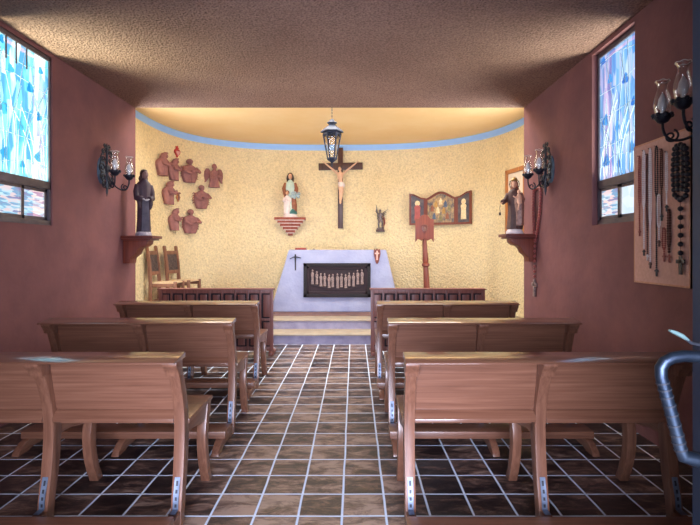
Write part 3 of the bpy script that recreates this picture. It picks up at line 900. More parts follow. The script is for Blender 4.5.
mk = thing('hooded_statue', 'tall dark statue of a hooded robed figure with joined hands, left wall shelf', 'statue', (-2.57, 5.98, ZS1), 0.7)
mk.scale = (0.86, 0.86, 1.0)
h = 0.82
q = MB(); q.loft([(0, 0.105, 0.09, 0, 0), (0.022, 0.11, 0.095, 0, 0), (0.05, 0.095, 0.08, 0, 0)], 20, 7, 0.08, 3)
q.build('base', M['pale_stone'], mk)
q = MB(); q.loft([(0.045, 0.098, 0.075, 0, 0), (0.25, 0.088, 0.07, 0, 0.0), (0.45, 0.088, 0.068, 0, 0), (0.56, 0.10, 0.072, 0, 0.002), (0.63, 0.098, 0.062, 0, 0.002), (0.67, 0.06, 0.05, 0, -0.004), (0.70, 0.035, 0.036, 0, -0.012)], 28, 9, 0.06)
for k in (-1, 1):
    q.tube([(k * 0.088, 0.0, 0.62), (k * 0.108, -0.01, 0.54), (k * 0.105, -0.03, 0.46), (k * 0.05, -0.085, 0.44)], [0.034, 0.04, 0.042, 0.036], 12)
    q.tube([(k * 0.08, -0.04, 0.46), (k * 0.078, -0.06, 0.38), (k * 0.07, -0.06, 0.32)], [0.035, 0.03, 0.012], 10)
q.build('habit', M['monk'], mk, remesh=0.007)
q = MB(); q.prism([(-0.045, 0.43), (0.045, 0.43), (0.055, 0.06), (-0.055, 0.06)], 'y', -0.083, -0.065, 0.004); q.build('scapular', M['monk_in'], mk)
q = MB(); face(q, (0.008, -0.034, 0.742), 0.108, 0.35, 0.3); q.build('head', M['dark_face'], mk, remesh=0.004)
q = MB(); q.ball((0, 0.014, 0.757), (0.050, 0.052, 0.060)); q.ball((0, 0.025, 0.70), (0.064, 0.048, 0.055)); q.ball((0, -0.008, 0.793), (0.044, 0.046, 0.020)); q.build('hood', M['hair'], mk, remesh=0.006)
q = MB()
for k in (-1, 1):
    hand(q, (k * 0.045, -0.09, 0.445), (-k * 0.7, -0.5, -0.25), (0, 0.3, -1), 0.062)
q.build('hands', M['stone_hand'], mk)

# crowned mother and child on the right corbel
ms = thing('crowned_statue', 'robed mother and child statue with a halo ring, right wall shelf', 'statue', (1.935, 5.90, ZS2), -0.35)
q = MB(); q.loft([(0, 0.10, 0.085, 0, 0), (0.03, 0.10, 0.085, 0, 0), (0.06, 0.075, 0.065, 0, 0), (0.072, 0.05, 0.045, 0, 0)], 22, 5, 0.05, 3); q.build('cloud_base', M['white_cloth'], ms)
q = MB(); q.loft([(0.06, 0.095, 0.075, 0, 0), (0.22, 0.085, 0.07, 0.005, 0), (0.36, 0.078, 0.062, 0, 0), (0.46, 0.088, 0.06, 0, 0), (0.51, 0.07, 0.05, 0, 0), (0.545, 0.03, 0.03, 0, 0)], 28, 9, 0.07)
q.tube([(-0.07, 0, 0.49), (-0.10, -0.03, 0.41), (-0.135, -0.07, 0.38)], [0.028, 0.03, 0.034], 10)
q.build('robe', M['brown_robe'], ms, remesh=0.006)
q = MB(); q.loft([(0.10, 0.055, 0.04, 0.055, -0.045), (0.25, 0.05, 0.045, 0.06, -0.045), (0.40, 0.058, 0.05, 0.055, -0.045), (0.47, 0.03, 0.03, 0.055, -0.03)], 18, 6, 0.12); q.tube([(0.07, 0, 0.49), (0.10, -0.03, 0.41), (0.06, -0.09, 0.38)], [0.026, 0.028, 0.024], 10); q.build('mantle', M['gilt_pink'], ms, remesh=0.006)
q = MB(); face(q, (0, -0.012, 0.60), 0.085, 0.15); q.build('head', M['skin'], ms, remesh=0.0035)
q = MB(); q.ball((0, 0.012, 0.606), (0.044, 0.044, 0.05)); q.ball((0, 0.025, 0.55), (0.05, 0.032, 0.055)); q.build('veil', M['mantle'], ms, remesh=0.005)
q = MB(); q.tube([(0.055 * math.cos(a), 0.02, 0.605 + 0.06 * math.sin(a)) for a in [2 * PI * i / 28 for i in range(28)]], 0.0045, 6, True)
for a in range(12):
    an = 2 * PI * a / 12
    q.tube([(0.058 * math.cos(an), 0.02, 0.605 + 0.063 * math.sin(an)), (0.067 * math.cos(an), 0.02, 0.605 + 0.072 * math.sin(an))], [0.004, 0.001], 5)
q.build('halo', M['iron'], ms)
q = MB(); q.lathe([(0.034, 0), (0.038, 0.014), (0.034, 0.022), (0.022, 0.038), (0.005, 0.048)], 14, (0, -0.008, 0.64)); q.build('crown', M['gold'], ms)
q = MB(); q.loft([(0.36, 0.03, 0.028, 0.062, -0.08), (0.42, 0.03, 0.026, 0.058, -0.08), (0.46, 0.026, 0.02, 0.055, -0.075), (0.475, 0.012, 0.012, 0.055, -0.075)], 14)
q.tube([(0.04, -0.085, 0.45), (0.01, -0.10, 0.43), (-0.01, -0.105, 0.45)], 0.009, 8); q.tube([(0.062, -0.09, 0.36), (0.05, -0.11, 0.32), (0.05, -0.105, 0.28)], 0.012, 8)
face(q, (0.055, -0.085, 0.50), 0.052); ch = q.build('child', M['skin'], ms, remesh=0.004)
q = MB(); hand(q, (-0.13, -0.068, 0.38), (-0.8, -0.4, -0.3), (0, 0, -1), 0.04); q.build('hand', M['skin'], ms)
q = MB()
for k in range(9):
    q.ball((-0.162 + 0.004 * math.sin(k), -0.083, 0.362 - k * 0.0115), 0.0042, u=8, v=6)
q.box(-0.174, -0.150, -0.088, -0.080, 0.225, 0.262, 0.002)
q.build('scapular_medal', M['hair'], ms)

# central woman and child statue on a brick corbel
loc, rz, mx, mz = apse_place(290.5, 218)
bc = thing('brick_corbel', 'stepped triangular brick corbel with white joints below the central statue', 'corbel', loc, rz)
zt0 = 0.0
w0 = 0.31
steps_ = [(0.31, 0.05), (0.255, 0.045), (0.205, 0.05), (0.150, 0.05), (0.095, 0.05), (0.05, 0.045)]
z = 0
for k, (w, hh) in enumerate(steps_):
    q = MB(); dpt = 0.26 - 0.035 * k
    if k == 0:
        q.box(-w, w, -dpt, 0, z - hh, z, 0.006); q.build('brick_course', M['brick'], bc)
    else:
        nb = max(1, round(w / 0.085))
        bw = 2 * w / nb
        for j in range(nb):
            q.box(-w + j * bw + 0.003, -w + (j + 1) * bw - 0.003, -dpt, 0, z - hh, z, 0.005)
        q.build('brick_course', M['brick'], bc)
    z -= hh
    if k < len(steps_) - 1:
        q = MB(); w2 = steps_[k + 1][0] + 0.02
        q.box(-w2 - 0.012, w2 + 0.012, -dpt - 0.002, 0, z - 0.014, z); q.build('mortar_joint', M['mortar'], bc); z -= 0.014
st = thing('woman_and_child_statue', 'painted statue of a woman with flowers and a white clad child, on brick corbel', 'statue', (loc + Matrix.Rotation(rz, 3, 'Z') @ Vector((0, -0.125, 0))), rz)
sc_ = 44.5 * mz / 0.88
S = lambda t: [tuple(v * sc_ for v in r) for r in t]
def P3(x, y, z): return (x * sc_, y * sc_, z * sc_)
q = MB(); q.loft(S([(0, 0.135, 0.115, 0, 0), (0.03, 0.135, 0.11, 0, 0), (0.055, 0.12, 0.10, 0, 0), (0.07, 0.10, 0.085, 0, 0)]), 22, 5, 0.05, 3); q.build('base', M['white_cloth'], st)
q = MB(); q.loft(S([(0.06, 0.105, 0.085, 0.02, 0), (0.25, 0.09, 0.075, 0.02, 0), (0.42, 0.085, 0.068, 0.01, 0), (0.56, 0.10, 0.07, 0, 0), (0.66, 0.095, 0.06, 0, 0), (0.71, 0.05, 0.045, 0, 0), (0.74, 0.03, 0.03, 0, 0)]), 28, 9, 0.07); q.build('dress', M['teal'], st, remesh=0.009)
q = MB()
for k, (a, b) in ((-1, (-0.12, -0.10)), (1, (0.12, 0.13))):
    q.tube([P3(k * 0.085, 0, 0.67), P3(a, -0.02, 0.56), P3(k * 0.10, -0.075, 0.44)], [0.036 * sc_, 0.04 * sc_, 0.032 * sc_], 12)
q.loft(S([(0.08, 0.055, 0.05, 0.075, -0.035), (0.25, 0.055, 0.05, 0.075, -0.045), (0.42, 0.045, 0.04, 0.06, -0.04)]), 16, 5, 0.1); q.loft(S([(0.06, 0.03, 0.06, -0.10, 0.01), (0.3, 0.03, 0.06, -0.095, 0.01), (0.55, 0.02, 0.04, -0.10, 0.01)]), 12)
q.build('mantle', M['mantle'], st, remesh=0.009)
q = MB(); q.loft(S([(0.07, 0.075, 0.05, 0.055, -0.055), (0.13, 0.055, 0.04, 0.06, -0.06), (0.20, 0.02, 0.02, 0.07, -0.05)]), 16, 5, 0.15); q.build('dress_hem', M['teal_dark'], st)
q = MB(); face(q, P3(0, -0.01, 0.80), 0.115 * sc_, 0.2); q.build('head', M['skin'], st, remesh=0.006)
q = MB(); q.ball(P3(0, 0.015, 0.815), tuple(v * sc_ for v in (0.056, 0.055, 0.066))); q.ball(P3(0, 0.03, 0.73), tuple(v * sc_ for v in (0.062, 0.04, 0.09)))
for k in (-1, 1):
    q.tube([P3(k * 0.045, -0.01, 0.82), P3(k * 0.055, 0.0, 0.76), P3(k * 0.055, -0.02, 0.68)], [0.02 * sc_, 0.022 * sc_, 0.01 * sc_], 8)
q.build('hair', M['hair'], st, remesh=0.008)
q = MB()
rr = random.Random(3)
for k in range(26):
    a = rr.uniform(0, 2 * PI); d_ = rr.uniform(0, 0.085)
    q.ball(P3(0.10 + d_ * math.cos(a), -0.10 + rr.uniform(-0.02, 0.02), 0.44 + d_ * 0.75 * math.sin(a)), rr.uniform(0.018, 0.03) * sc_, u=8, v=6)
q.build('bouquet', M['bouquet'], st)
q = MB(); q.loft(S([(0.06, 0.06, 0.045, -0.065, -0.07), (0.2, 0.06, 0.045, -0.065, -0.07), (0.34, 0.062, 0.04, -0.06, -0.07), (0.40, 0.04, 0.03, -0.06, -0.07), (0.425, 0.02, 0.02, -0.06, -0.07)]), 18, 7, 0.08)
for k in (-1, 1):
    q.tube([P3(-0.06 + k * 0.055, -0.07, 0.38), P3(-0.06 + k * 0.07, -0.095, 0.31), P3(-0.06 + k * 0.015, -0.12, 0.33)], 0.018 * sc_, 8)
q.build('child_robe', M['white_cloth'], st, remesh=0.008)
q = MB(); face(q, P3(-0.055, -0.08, 0.468), 0.085 * sc_); q.build('child_head', M['skin'], st, remesh=0.006)
q = MB(); q.ball(P3(-0.055, -0.066, 0.482), tuple(v * sc_ for v in (0.042, 0.038, 0.044))); q.build('child_hair', M['mantle'], st)

# large crucifix
loc, rz, mx, mz = apse_place(340.5, 167)
cf = thing('crucifix', 'large dark wooden wall cross with a pale carved corpus above the altar', 'crucifix', loc, rz)
zt_, zb_ = (167 - 148) * mz, (167 - 228.5) * mz
q = MB(); q.box(-0.052, 0.052, -0.05, 0, zb_, zt_, 0.005); q.build('upright', M['cross_wood'], cf)
q = MB(); q.box(-0.445, 0.455, -0.062, -0.012, -0.065, 0.075, 0.005, Matrix.Rotation(-0.02, 3, 'Y')); q.build('crossbeam', M['cross_wood'], cf)
def crucified(parent, mat, s, oy, remesh, name='corpus'):
    """arms raised to the beam, head dropped to one side, knees slightly bent, feet crossed; s = arm-span / 2"""
    q = MB()
    B_ = 0.78
    V = lambda x, y, z: (x * s * B_, oy + y * s * B_, ((z + 0.24) * B_ - 0.36) * s)
    A = lambda x, y, z: (x * s, oy + y * s, z * s)
    t = s * B_
    q.loft([(V(0, 0, z)[2], rx * t, ry * t, cx * t, oy + cy * t) for z, rx, ry, cx, cy in ((-1.02, .14, .12, .02, -.14), (-0.86, .155, .13, .02, -.15), (-0.66, .135, .11, .0, -.15), (-0.42, .195, .135, -.01, -.16), (-0.26, .20, .13, -.01, -.15), (-0.16, .10, .09, -.01, -.14), (-0.08, .06, .06, .0, -.15))], 18)
    for k in (-1, 1):
        q.tube([V(k * .16, -.14, -.26), A(k * .32, -.10, -.20), A(k * .50, -.09, -.06), A(k * .72, -.085, .12), A(k * .84, -.08, .21)], [.08 * t, .075 * t, .062 * t, .055 * t, .038 * t], 10)
        hand(q, A(k * .82, -.08, .20), (k, 0.0, .6), (0, -1, 0), .15 * s)
    for k in (-1, 1):
        f = 0.02 if k < 0 else -0.03
        q.tube([V(.02 + k * .075, -.15, -.98), V(.05 + k * .07, -.23, -1.25), V(.06 + k * .065, -.27, -1.45), V(.03 + k * .05, -.20, -1.75), V(.0 + k * .025, -.14 + f, -2.02)], [.115 * t, .10 * t, .08 * t, .075 * t, .045 * t], 12)
        q.tube([V(.0 + k * .025, -.13 + f, -1.99), V(.0 + k * .02, -.19 + f, -2.1), V(.0 + k * .015, -.21 + f, -2.22)], [.05 * t, .055 * t, .03 * t], 8)
    face(q, V(-.04, -.20, .04), .29 * t, 0.45, -0.3)
    return q.build(name, mat, parent, remesh=remesh)
crucified(cf, M['corpus'], 0.405, -0.03, 0.009)
t_ = 0.405 * 0.78
W_ = lambda x, y, z: (x * t_, -0.03 + y * t_, (z + 0.24) * t_ - 0.36 * 0.405)
q = MB(); q.loft([(W_(0, 0, z)[2], rx * t_, ry * t_, .02 * t_, -.03 + cy * t_) for z, rx, ry, cy in ((-1.10, .165, .16, -.17), (-.94, .175, .155, -.15), (-.78, .155, .13, -.15))], 22, 8, 0.06)
q.tube([W_(.17, -.2, -.86), W_(.23, -.2, -1.0), W_(.2, -.2, -1.2)], [.02, .028, .006], 8); q.build('loincloth', M['white_cloth'], cf, remesh=0.008)
q = MB(); q.ball(W_(-.04, -.13, .09), (.13 * t_, .14 * t_, .15 * t_)); q.ball(W_(-.06, -.10, -.06), (.12 * t_, .10 * t_, .15 * t_)); q.build('hair', M['hair'], cf, remesh=0.007)

# small winged figure on the wall
loc, rz, mx, mz = apse_place(380.5, 230.5)
r = thing('winged_warrior_figurine', 'small dark winged figurine on a ledge, right of the altar cross', 'statue', loc, rz)
q = MB(); q.box(-0.085, 0.085, -0.11, 0, -0.03, 0.018, 0.006); q.build('ledge', M['cross_wood'], r)
q = MB(); q.ball((0.0, -0.06, 0.035), (0.08, 0.04, 0.025)); q.ball((0.05, -0.07, 0.05), (0.03, 0.03, 0.02)); q.build('base', M['pewter'], r)
q = MB(); q.loft([(0.19, 0.05, 0.036, 0, -0.06), (0.25, 0.04, 0.032, 0, -0.06), (0.33, 0.055, 0.035, -0.004, -0.06), (0.36, 0.02, 0.02, -0.006, -0.06)], 16, 5, 0.08)
q.tube([(-0.02, -0.06, 0.21), (-0.035, -0.075, 0.13), (-0.03, -0.06, 0.05)], [0.026, 0.02, 0.014], 10); q.tube([(0.02, -0.06, 0.21), (0.045, -0.09, 0.15), (0.035, -0.075, 0.07)], [0.026, 0.02, 0.014], 10)
q.tube([(-0.045, -0.06, 0.33), (-0.085, -0.07, 0.38), (-0.07, -0.08, 0.44)], [0.015, 0.013, 0.01], 8); q.tube([(0.045, -0.06, 0.33), (0.075, -0.08, 0.27), (0.045, -0.11, 0.23)], [0.015, 0.013, 0.01], 8)
face(q, (-0.006, -0.062, 0.395), 0.065); q.build('body', M['pewter'], r, remesh=0.005)
for k in (-1, 1):
    q = MB()
    tipx, tipz = (-0.085, 0.50) if k < 0 else (0.15, 0.43)
    for f in range(5):
        t = f / 4
        q.tube([(k * 0.025, -0.03, 0.32 - 0.03 * f), (k * 0.06, -0.02, 0.36 - 0.03 * f), (tipx * (1 - 0.14 * f), -0.015, tipz - 0.05 * f)], [0.012, 0.02, 0.005], 8, flat=0.5)
    q.build('wing', M['pewter'], r)
q = MB(); q.tube([(-0.07, -0.085, 0.40), (-0.075, -0.09, 0.47), (-0.08, -0.09, 0.52)], [0.006, 0.005, 0.002], 6); q.build('sword', M['steel'], r)
q = MB(); q.tube([(0.03, -0.03, 0.34), (0.07, -0.03, 0.26), (0.085, -0.04, 0.15), (0.06, -0.05, 0.06)], [0.02, 0.036, 0.034, 0.015], 10, flat=0.5); q.build('cape', M['red_cape'], r)

# ------------------------------------------------------------------ terracotta figures on the left of the apse
TG = 'terracotta figures on the yellow wall'
def terracotta(kind, xpx, ybot, wpx, hpx, label, flip=1, seed=0):
    loc, rz, mx, mz = apse_place(xpx, ybot)
    W, Hh = wpx * mx / 2, hpx * mz
    r = thing('terracotta_figure', label, 'figurine', loc, rz * 0.8, TG)
    rr = random.Random(seed)
    W *= 0.93 if kind == 'profile' else 1.0
    d = min(W, 0.16) * 0.6
    q = MB()
    g = lambda t: [(z * Hh, rx * W, max(ry * d, 0.02), cx * W * flip, -d * 0.72 + cy * d) for z, rx, ry, cx, cy in t]
    P = lambda x, y, z: (x * W * flip, -d * 0.75 + y * d, z * Hh)
    if kind == 'profile':
        q.loft(g([(0, .66, .7, 0, 0), (.05, .62, .7, 0, 0), (.22, .72, .7, -.08, 0), (.42, .80, .75, -.16, 0), (.58, .76, .7, -.14, 0), (.70, .52, .6, .0, 0), (.77, .28, .4, .12, 0)]), 20, 7, 0.13)
        q.tube([P(-.4, -.3, .62), P(-.35, -1.0, .47), P(.30, -1.25, .43), P(.62, -.9, .52)], [.15 * W, .17 * W, .14 * W, .10 * W], 10)
        q.tube([P(.3, -.3, .64), P(.55, -.6, .52), P(.85, -.5, .58)], [.18 * W, .18 * W, .12 * W], 10)
        face(q, P(.28, -.25, .83), .19 * Hh, 0.3, 0.9 * flip)
        body = q.build('body', M['terracotta'], r, remesh=0.005, soft=1)
        q = MB(); q.tube([P(.62, -.2, .985), P(.34, -.12, .94), P(.05, -.05, .86), P(-.12, 0, .74), P(-.3, 0, .62)], [.05 * W, .20 * W, .30 * W, .33 * W, .2 * W], 12)
        q.build('veil', M['terracotta'], r, remesh=0.006, soft=1)
        if seed % 2:
            q = MB(); q.ball(P(.5, -1.1, .46), (.26 * W, .1, .05 * Hh), u=10, v=8); q.build('held_bundle', M['terracotta'], r)
    else:
        wide = 1.0 if kind == 'bust' else .62
        q.loft(g([(0, .52 * (1 if kind == 'bust' else 1.05), .75, 0, 0), (.05, .56, .75, 0, 0), (.25, .74 * wide, .8, 0, 0), (.45, .80 * wide, .8, 0, 0), (.62, .74 * wide, .7, 0, 0), (.70, .45 * wide, .55, 0, 0), (.76, .2, .4, 0, 0)]), 22, 7, 0.13)
        for k in (-1, 1):
            q.tube([P(k * .60 * wide, -.2, .64), P(k * .78 * wide, -.9, .46), P(k * .16, -1.45, .40 + .07 * k)], [.13 * W, .15 * W, .10 * W], 10)
        face(q, P(0, -.3, .865), .25 * Hh, 0.15, rr.uniform(-.4, .4))
        q.build('body', M['terracotta'], r, remesh=0.005, soft=1)
        q = MB(); q.ball(P(0, .0, .89), (.30 * W if kind == 'bust' else .24 * W, d * .7, .115 * Hh)); q.build('hair', M['terracotta'], r)
        if kind == 'winged':
            for k in (-1, 1):
                w_ = MB(); pts = [(.30, .66), (.50, .80), (.78, .80), (.97, .66), (1.0, .48), (.92, .30), (.95, .20), (.80, .22), (.66, .30), (.50, .40), (.32, .50)]
                w_.prism([(k * a * W, b * Hh) for a, b in pts], 'y', -d * 0.5, -0.0, 0.008); w_.build('wing', M['terracotta'], r)
        else:
            w_ = MB()
            for k in (-1, 1):
                for f in range(5):
                    w_.tube([P(k * .45, .4, .62 - .09 * f), P(k * .75, .5, .66 - .10 * f), P(k * 1.0, .45, .60 - .105 * f)], [.14 * W, .12 * W, .035 * W], 8, flat=0.6)
            w_.build('wing_feathers', M['terracotta'], r)
        q = MB()
        if seed % 3 == 0:
            q.lathe([(.10 * W, 0), (.2 * W, .05 * Hh), (.24 * W, .10 * Hh), (.1 * W, .12 * Hh)], 12, P(0, -1.25, .38))
            q.build('held_bowl', M['terracotta'], r)
        elif seed % 3 == 1:
            q.tube([P(-.40, -1.2, .34), P(-.1, -1.35, .42), P(.2, -1.2, .50)], [.12 * W, .1 * W, .06 * W], 10); q.build('instrument', M['terracotta'], r)
        else:
            q.prism([(-.22 * W, .38 * Hh), (.22 * W, .38 * Hh), (.26 * W, .54 * Hh), (0, .50 * Hh), (-.26 * W, .54 * Hh)], 'y', -d * 1.9, -d * 1.65, 0.004); q.build('held_book', M['terracotta'], r)
    return r
terracotta('profile', 160, 176, 10.5, 24, 'terracotta veiled figure in profile, top left of its cluster', 1, 1)
terracotta('profile', 172, 180.5, 11, 22.5, 'terracotta veiled figure in profile, just below the red heart', 1, 2)
terracotta('bust', 187.5, 183, 17, 23.5, 'broad terracotta half figure in the top row, right of the veiled pair', 1, 3)
terracotta('winged', 213, 188, 18, 23.5, 'terracotta angel with rounded wings, farthest right in the cluster', 1, 4)
terracotta('profile', 166.5, 204.5, 11, 24, 'terracotta kneeling veiled figure, left of the tiny ochre ornament', 1, 5)
terracotta('bust', 199.8, 209, 16.5, 23.5, 'broad terracotta half figure in the middle row, below and between two angels', 1, 6)
terracotta('profile', 172.5, 230.5, 10.5, 22.5, 'terracotta veiled figure in profile, lowest on the left of the cluster', 1, 8)
terracotta('bust', 188.5, 233.5, 17, 24, 'broad terracotta half figure with arms crossed, lowest of the cluster', 1, 7)
loc, rz, mx, mz = apse_place(176.5, 157)
r = thing('tin_heart', 'small red tin heart with a flame, topmost on the figure cluster', 'ornament', loc, rz)
hp_ = []
for i in range(24):
    t = 2 * PI * i / 24
    hp_.append((0.0045 * 16 * math.sin(t) ** 3, 0.075 + 0.0052 * (13 * math.cos(t) - 5 * math.cos(2 * t) - 2 * math.cos(3 * t) - math.cos(4 * t))))
q = MB(); q.prism(hp_, 'y', -0.03, 0, 0.006); q.build('heart', M['red_enamel'], r)
q = MB(); q.prism([(a * 0.62, 0.072 + (b - 0.075) * 0.62) for a, b in hp_], 'y', -0.038, -0.03, 0.003); q.build('heart_centre', M['pink_tin'], r)
q = MB(); q.prism([(-0.03, 0.13), (0.03, 0.13), (0.042, 0.17), (0.02, 0.165), (0.012, 0.205), (-0.008, 0.175), (-0.03, 0.19), (-0.026, 0.16)], 'y', -0.022, 0, 0.003); q.build('flame', M['red_enamel'], r)
loc, rz, mx, mz = apse_place(177.5, 202)
r = thing('clay_medallion', 'tiny ochre diamond clay ornament among the terracotta figures', 'ornament', loc, rz)
q = MB(); q.prism([(0, 0), (-0.055, 0.085), (-0.03, 0.11), (-0.016, 0.17), (0.016, 0.17), (0.03, 0.11), (0.055, 0.085)], 'y', -0.025, 0, 0.005); q.build('plaque', M['ochre'], r)
q = MB(); q.ball((0, -0.03, 0.125), (0.016, 0.014, 0.02), u=10, v=8); q.loft([(0.03, 0.014, 0.01, 0, -0.03), (0.07, 0.022, 0.014, 0, -0.03), (0.105, 0.012, 0.01, 0, -0.03)], 12); q.build('relief_figure', M['terracotta'], r)

# ------------------------------------------------------------------ triptych, lectern, framed print
loc, rz, mx, mz = apse_place(442.5, 225, 0.012)
tp = thing('triptych', 'dark framed three part painting hanging behind the lectern board', 'painting', loc + Matrix.Rotation(rz, 3, 'Z') @ Vector((0, -0.06, 0)), rz * 0.85)
def framed(outline, inner, frame_mat, pic_mat, parent, name, M4):
    q = MB(); q.prism(outline, 'y', -0.03, 0.0, 0.004); o = q.build(name, frame_mat, parent)
    o.matrix_local = M4
    # raised rim between outline and inner
    q = MB(); n = len(outline)
    bm = q.bm
    rings = [[bm.verts.new((p[0], y, p[1])) for p in ol] for ol, y in ((outline, -0.028), (outline, -0.05), (inner, -0.042), (inner, -0.028))]
    for A, B in zip(rings, rings[1:] + rings[:1]):
        for i in range(n):
            bm.faces.new((A[i], A[(i + 1) % n], B[(i + 1) % n], B[i]))
    q.build('frame_moulding', frame_mat, o)
    q = MB(); q.prism(inner, 'y', -0.034, -0.0295); pc = q.build('painted_panel', pic_mat, o)
    return o, pc
def shrink(ol, m):
    cx = (min(p[0] for p in ol) + max(p[0] for p in ol)) / 2; cz = (min(p[1] for p in ol) + max(p[1] for p in ol)) / 2
    w = max(p[0] for p in ol) - min(p[0] for p in ol); hh = max(p[1] for p in ol) - min(p[1] for p in ol)
    return [(cx + (p[0] - cx) * (w - 2 * m) / w, cz + (p[1] - cz) * (hh - 2 * m) / hh) for p in ol]
def arch_outline(w, hs, hm, n=12):
    """flat foot, shoulders at hs, ogee arch to hm"""
    pts = [(-w, 0), (-w, hs)]
    for i in range(1, n):
        t = i / n
        x = -w + 2 * w * t
        u = abs(x) / w
        pts.append((x, hs + (hm - hs) * (0.5 + 0.5 * math.cos(PI * min(1, u * 1.02))) ** 0.75))
    return pts + [(w, hs), (w, 0)]
wc = 30 * mx / 2
hc = 33 * mz
ol = arch_outline(wc, hc * 0.80, hc)
o, pc = framed(ol, shrink(ol, 0.045), M['red_wood'], M['paint_gold'], tp, 'centre_panel', Matrix.Identity(4))
rr = random.Random(11)
for k, (xx, tz) in enumerate(((0, .70), (-.3, .62), (.3, .62), (-.55, .5), (.55, .5), (-.18, .44), (.2, .42), (-.42, .26), (.42, .26), (.0, .2))):
    xx *= wc; zz_ = hc * tz
    q = MB(); q.loft([(zz_ - 0.06, 0.035, 0.003, xx, -0.035), (zz_ - 0.01, 0.028, 0.004, xx, -0.035), (zz_ + 0.025, 0.03, 0.004, xx, -0.035), (zz_ + 0.04, 0.014, 0.003, xx, -0.035)], 10, 4, 0.1, sub=3); q.ball((xx, -0.035, zz_ + 0.05), (0.015, 0.005, 0.02), u=10, v=8)
    q.build('painted_figure', M[('paint_cream', 'gold', 'paint_blue', 'mantle', 'paint_green')[k % 5]], o)
ww_ = 15.5 * mx / 2
def wing_outline(w, lo, hi, left):
    pts = [(-w, 0), (-w, hi), (-w * 0.4, hi * 0.97), (w * 0.15, hi * 0.90), (w * 0.5, lo * 1.02), (w, lo), (w, 0)]
    return pts if left else [(-a, b) for a, b in pts][::-1]
for left in (True, False):
    hi, lo = (32 * mz, 27 * mz)
    ol = wing_outline(ww_, lo, hi, left)
    k = -1 if left else 1
    M4 = Matrix.Translation((k * (wc + 0.004), 0, 0)) @ Matrix.Rotation(k * -0.30, 4, 'Z') @ Matrix.Translation((k * (ww_ + 0.002), 0, 0))
    o, pc = framed(ol, shrink(ol, 0.038), M['red_wood'], M['paint_dark'], tp, 'side_panel', M4)
    q = MB(); hb = hi * 0.15
    q.loft([(hb, 0.055, 0.003, 0, -0.036), (hb + 0.18, 0.05, 0.004, 0, -0.036), (hb + 0.26, 0.06, 0.004, 0, -0.036), (hb + 0.30, 0.02, 0.003, 0, -0.036)], 12, 4, .08); fg = q.build('painted_figure', M['paint_red'] if left else M['paint_cream'], o)
    q = MB(); q.ball((0, -0.037, hb + 0.335), (0.026, 0.004, 0.034), u=10, v=8); q.ball((0, -0.0345, hb + 0.335), (0.05, 0.003, 0.055), u=12, v=8); q.build('painted_head', M['paint_cream'], o)

LY = 8.32
tpz = at(424.5, 215, LY)
lt = thing('lectern', 'slender red brown wooden lectern with a shaped board, behind the right screen', 'lectern', (tpz.x + 0.04, LY, Z2))
mz = LY / F
zt_, zb_ = tpz.z - Z2, at(424, 241.5, LY).z - Z2
w = 18.5 * mz / 2
hh = zt_ - zb_
pts = [(-w, -hh * 0.02 + zb_), (-w, zb_ + hh * 0.84), (-w * 0.62, zb_ + hh * 0.86), (-w * 0.3, zb_ + hh * 0.99), (0, zt_ + 0.006), (w * 0.3, zb_ + hh * 0.99), (w * 0.62, zb_ + hh * 0.86), (w, zb_ + hh * 0.84), (w, -hh * 0.02 + zb_), (w * 0.72, zb_ + hh * 0.10), (w * 0.3, zb_ + hh * 0.03), (0, zb_ + hh * 0.14), (-w * 0.3, zb_ + hh * 0.03), (-w * 0.72, zb_ + hh * 0.10)]
q = MB(); q.prism([(a - 0.04, b) for a, b in pts], 'y', -0.02, 0.02, 0.005)
o = q.build('reading_board', M['red_wood'], lt)
q = MB(); zc = zb_ + hh * 0.50
q.prism([(-0.085, zc + 0.06), (0.005, zc + 0.06), (0.01, zc + 0.0), (-0.01, zc - 0.06), (-0.04, zc - 0.10), (-0.07, zc - 0.06), (-0.09, zc)], 'y', -0.034, -0.02, 0.005); cr = q.build('carved_crest', M['red_wood_x'], o)
q = MB()
for k in range(12):
    q.ball((-0.04 + 0.045 * math.cos(k * 0.52), -0.036, zc + 0.01 + 0.05 * math.sin(k * 0.52)), 0.009, u=8, v=6)
q.ball((-0.04, -0.036, zc - 0.005), (0.022, 0.008, 0.03), u=10, v=8); q.build('crest_flower', M['pew_z'], o)
q = MB(); zk = at(0, 264, LY).z - Z2
zz1 = zb_ + hh * 0.3
lean = lambda z: -0.04 + 0.065 * (1 - z / zz1)
q.tube([(lean(z), 0.036, z) for z in (0.05, 0.10, 0.3, zk - 0.09, zk - 0.05, zk - 0.03, zk, zk + 0.02, zk + 0.05, zk + 0.2, zz1)], [0.055, 0.05, 0.058, 0.046, 0.044, 0.066, 0.066, 0.044, 0.052, 0.044, 0.034], 16)
q.build('post', M['red_wood'], lt)
q = MB(); q.box(-0.19, 0.19, -0.15, 0.19, 0, 0.035, 0.006); q.box(-0.12, 0.12, -0.08, 0.12, 0.035, 0.06, 0.006); q.build('base', M['red_wood'], lt)

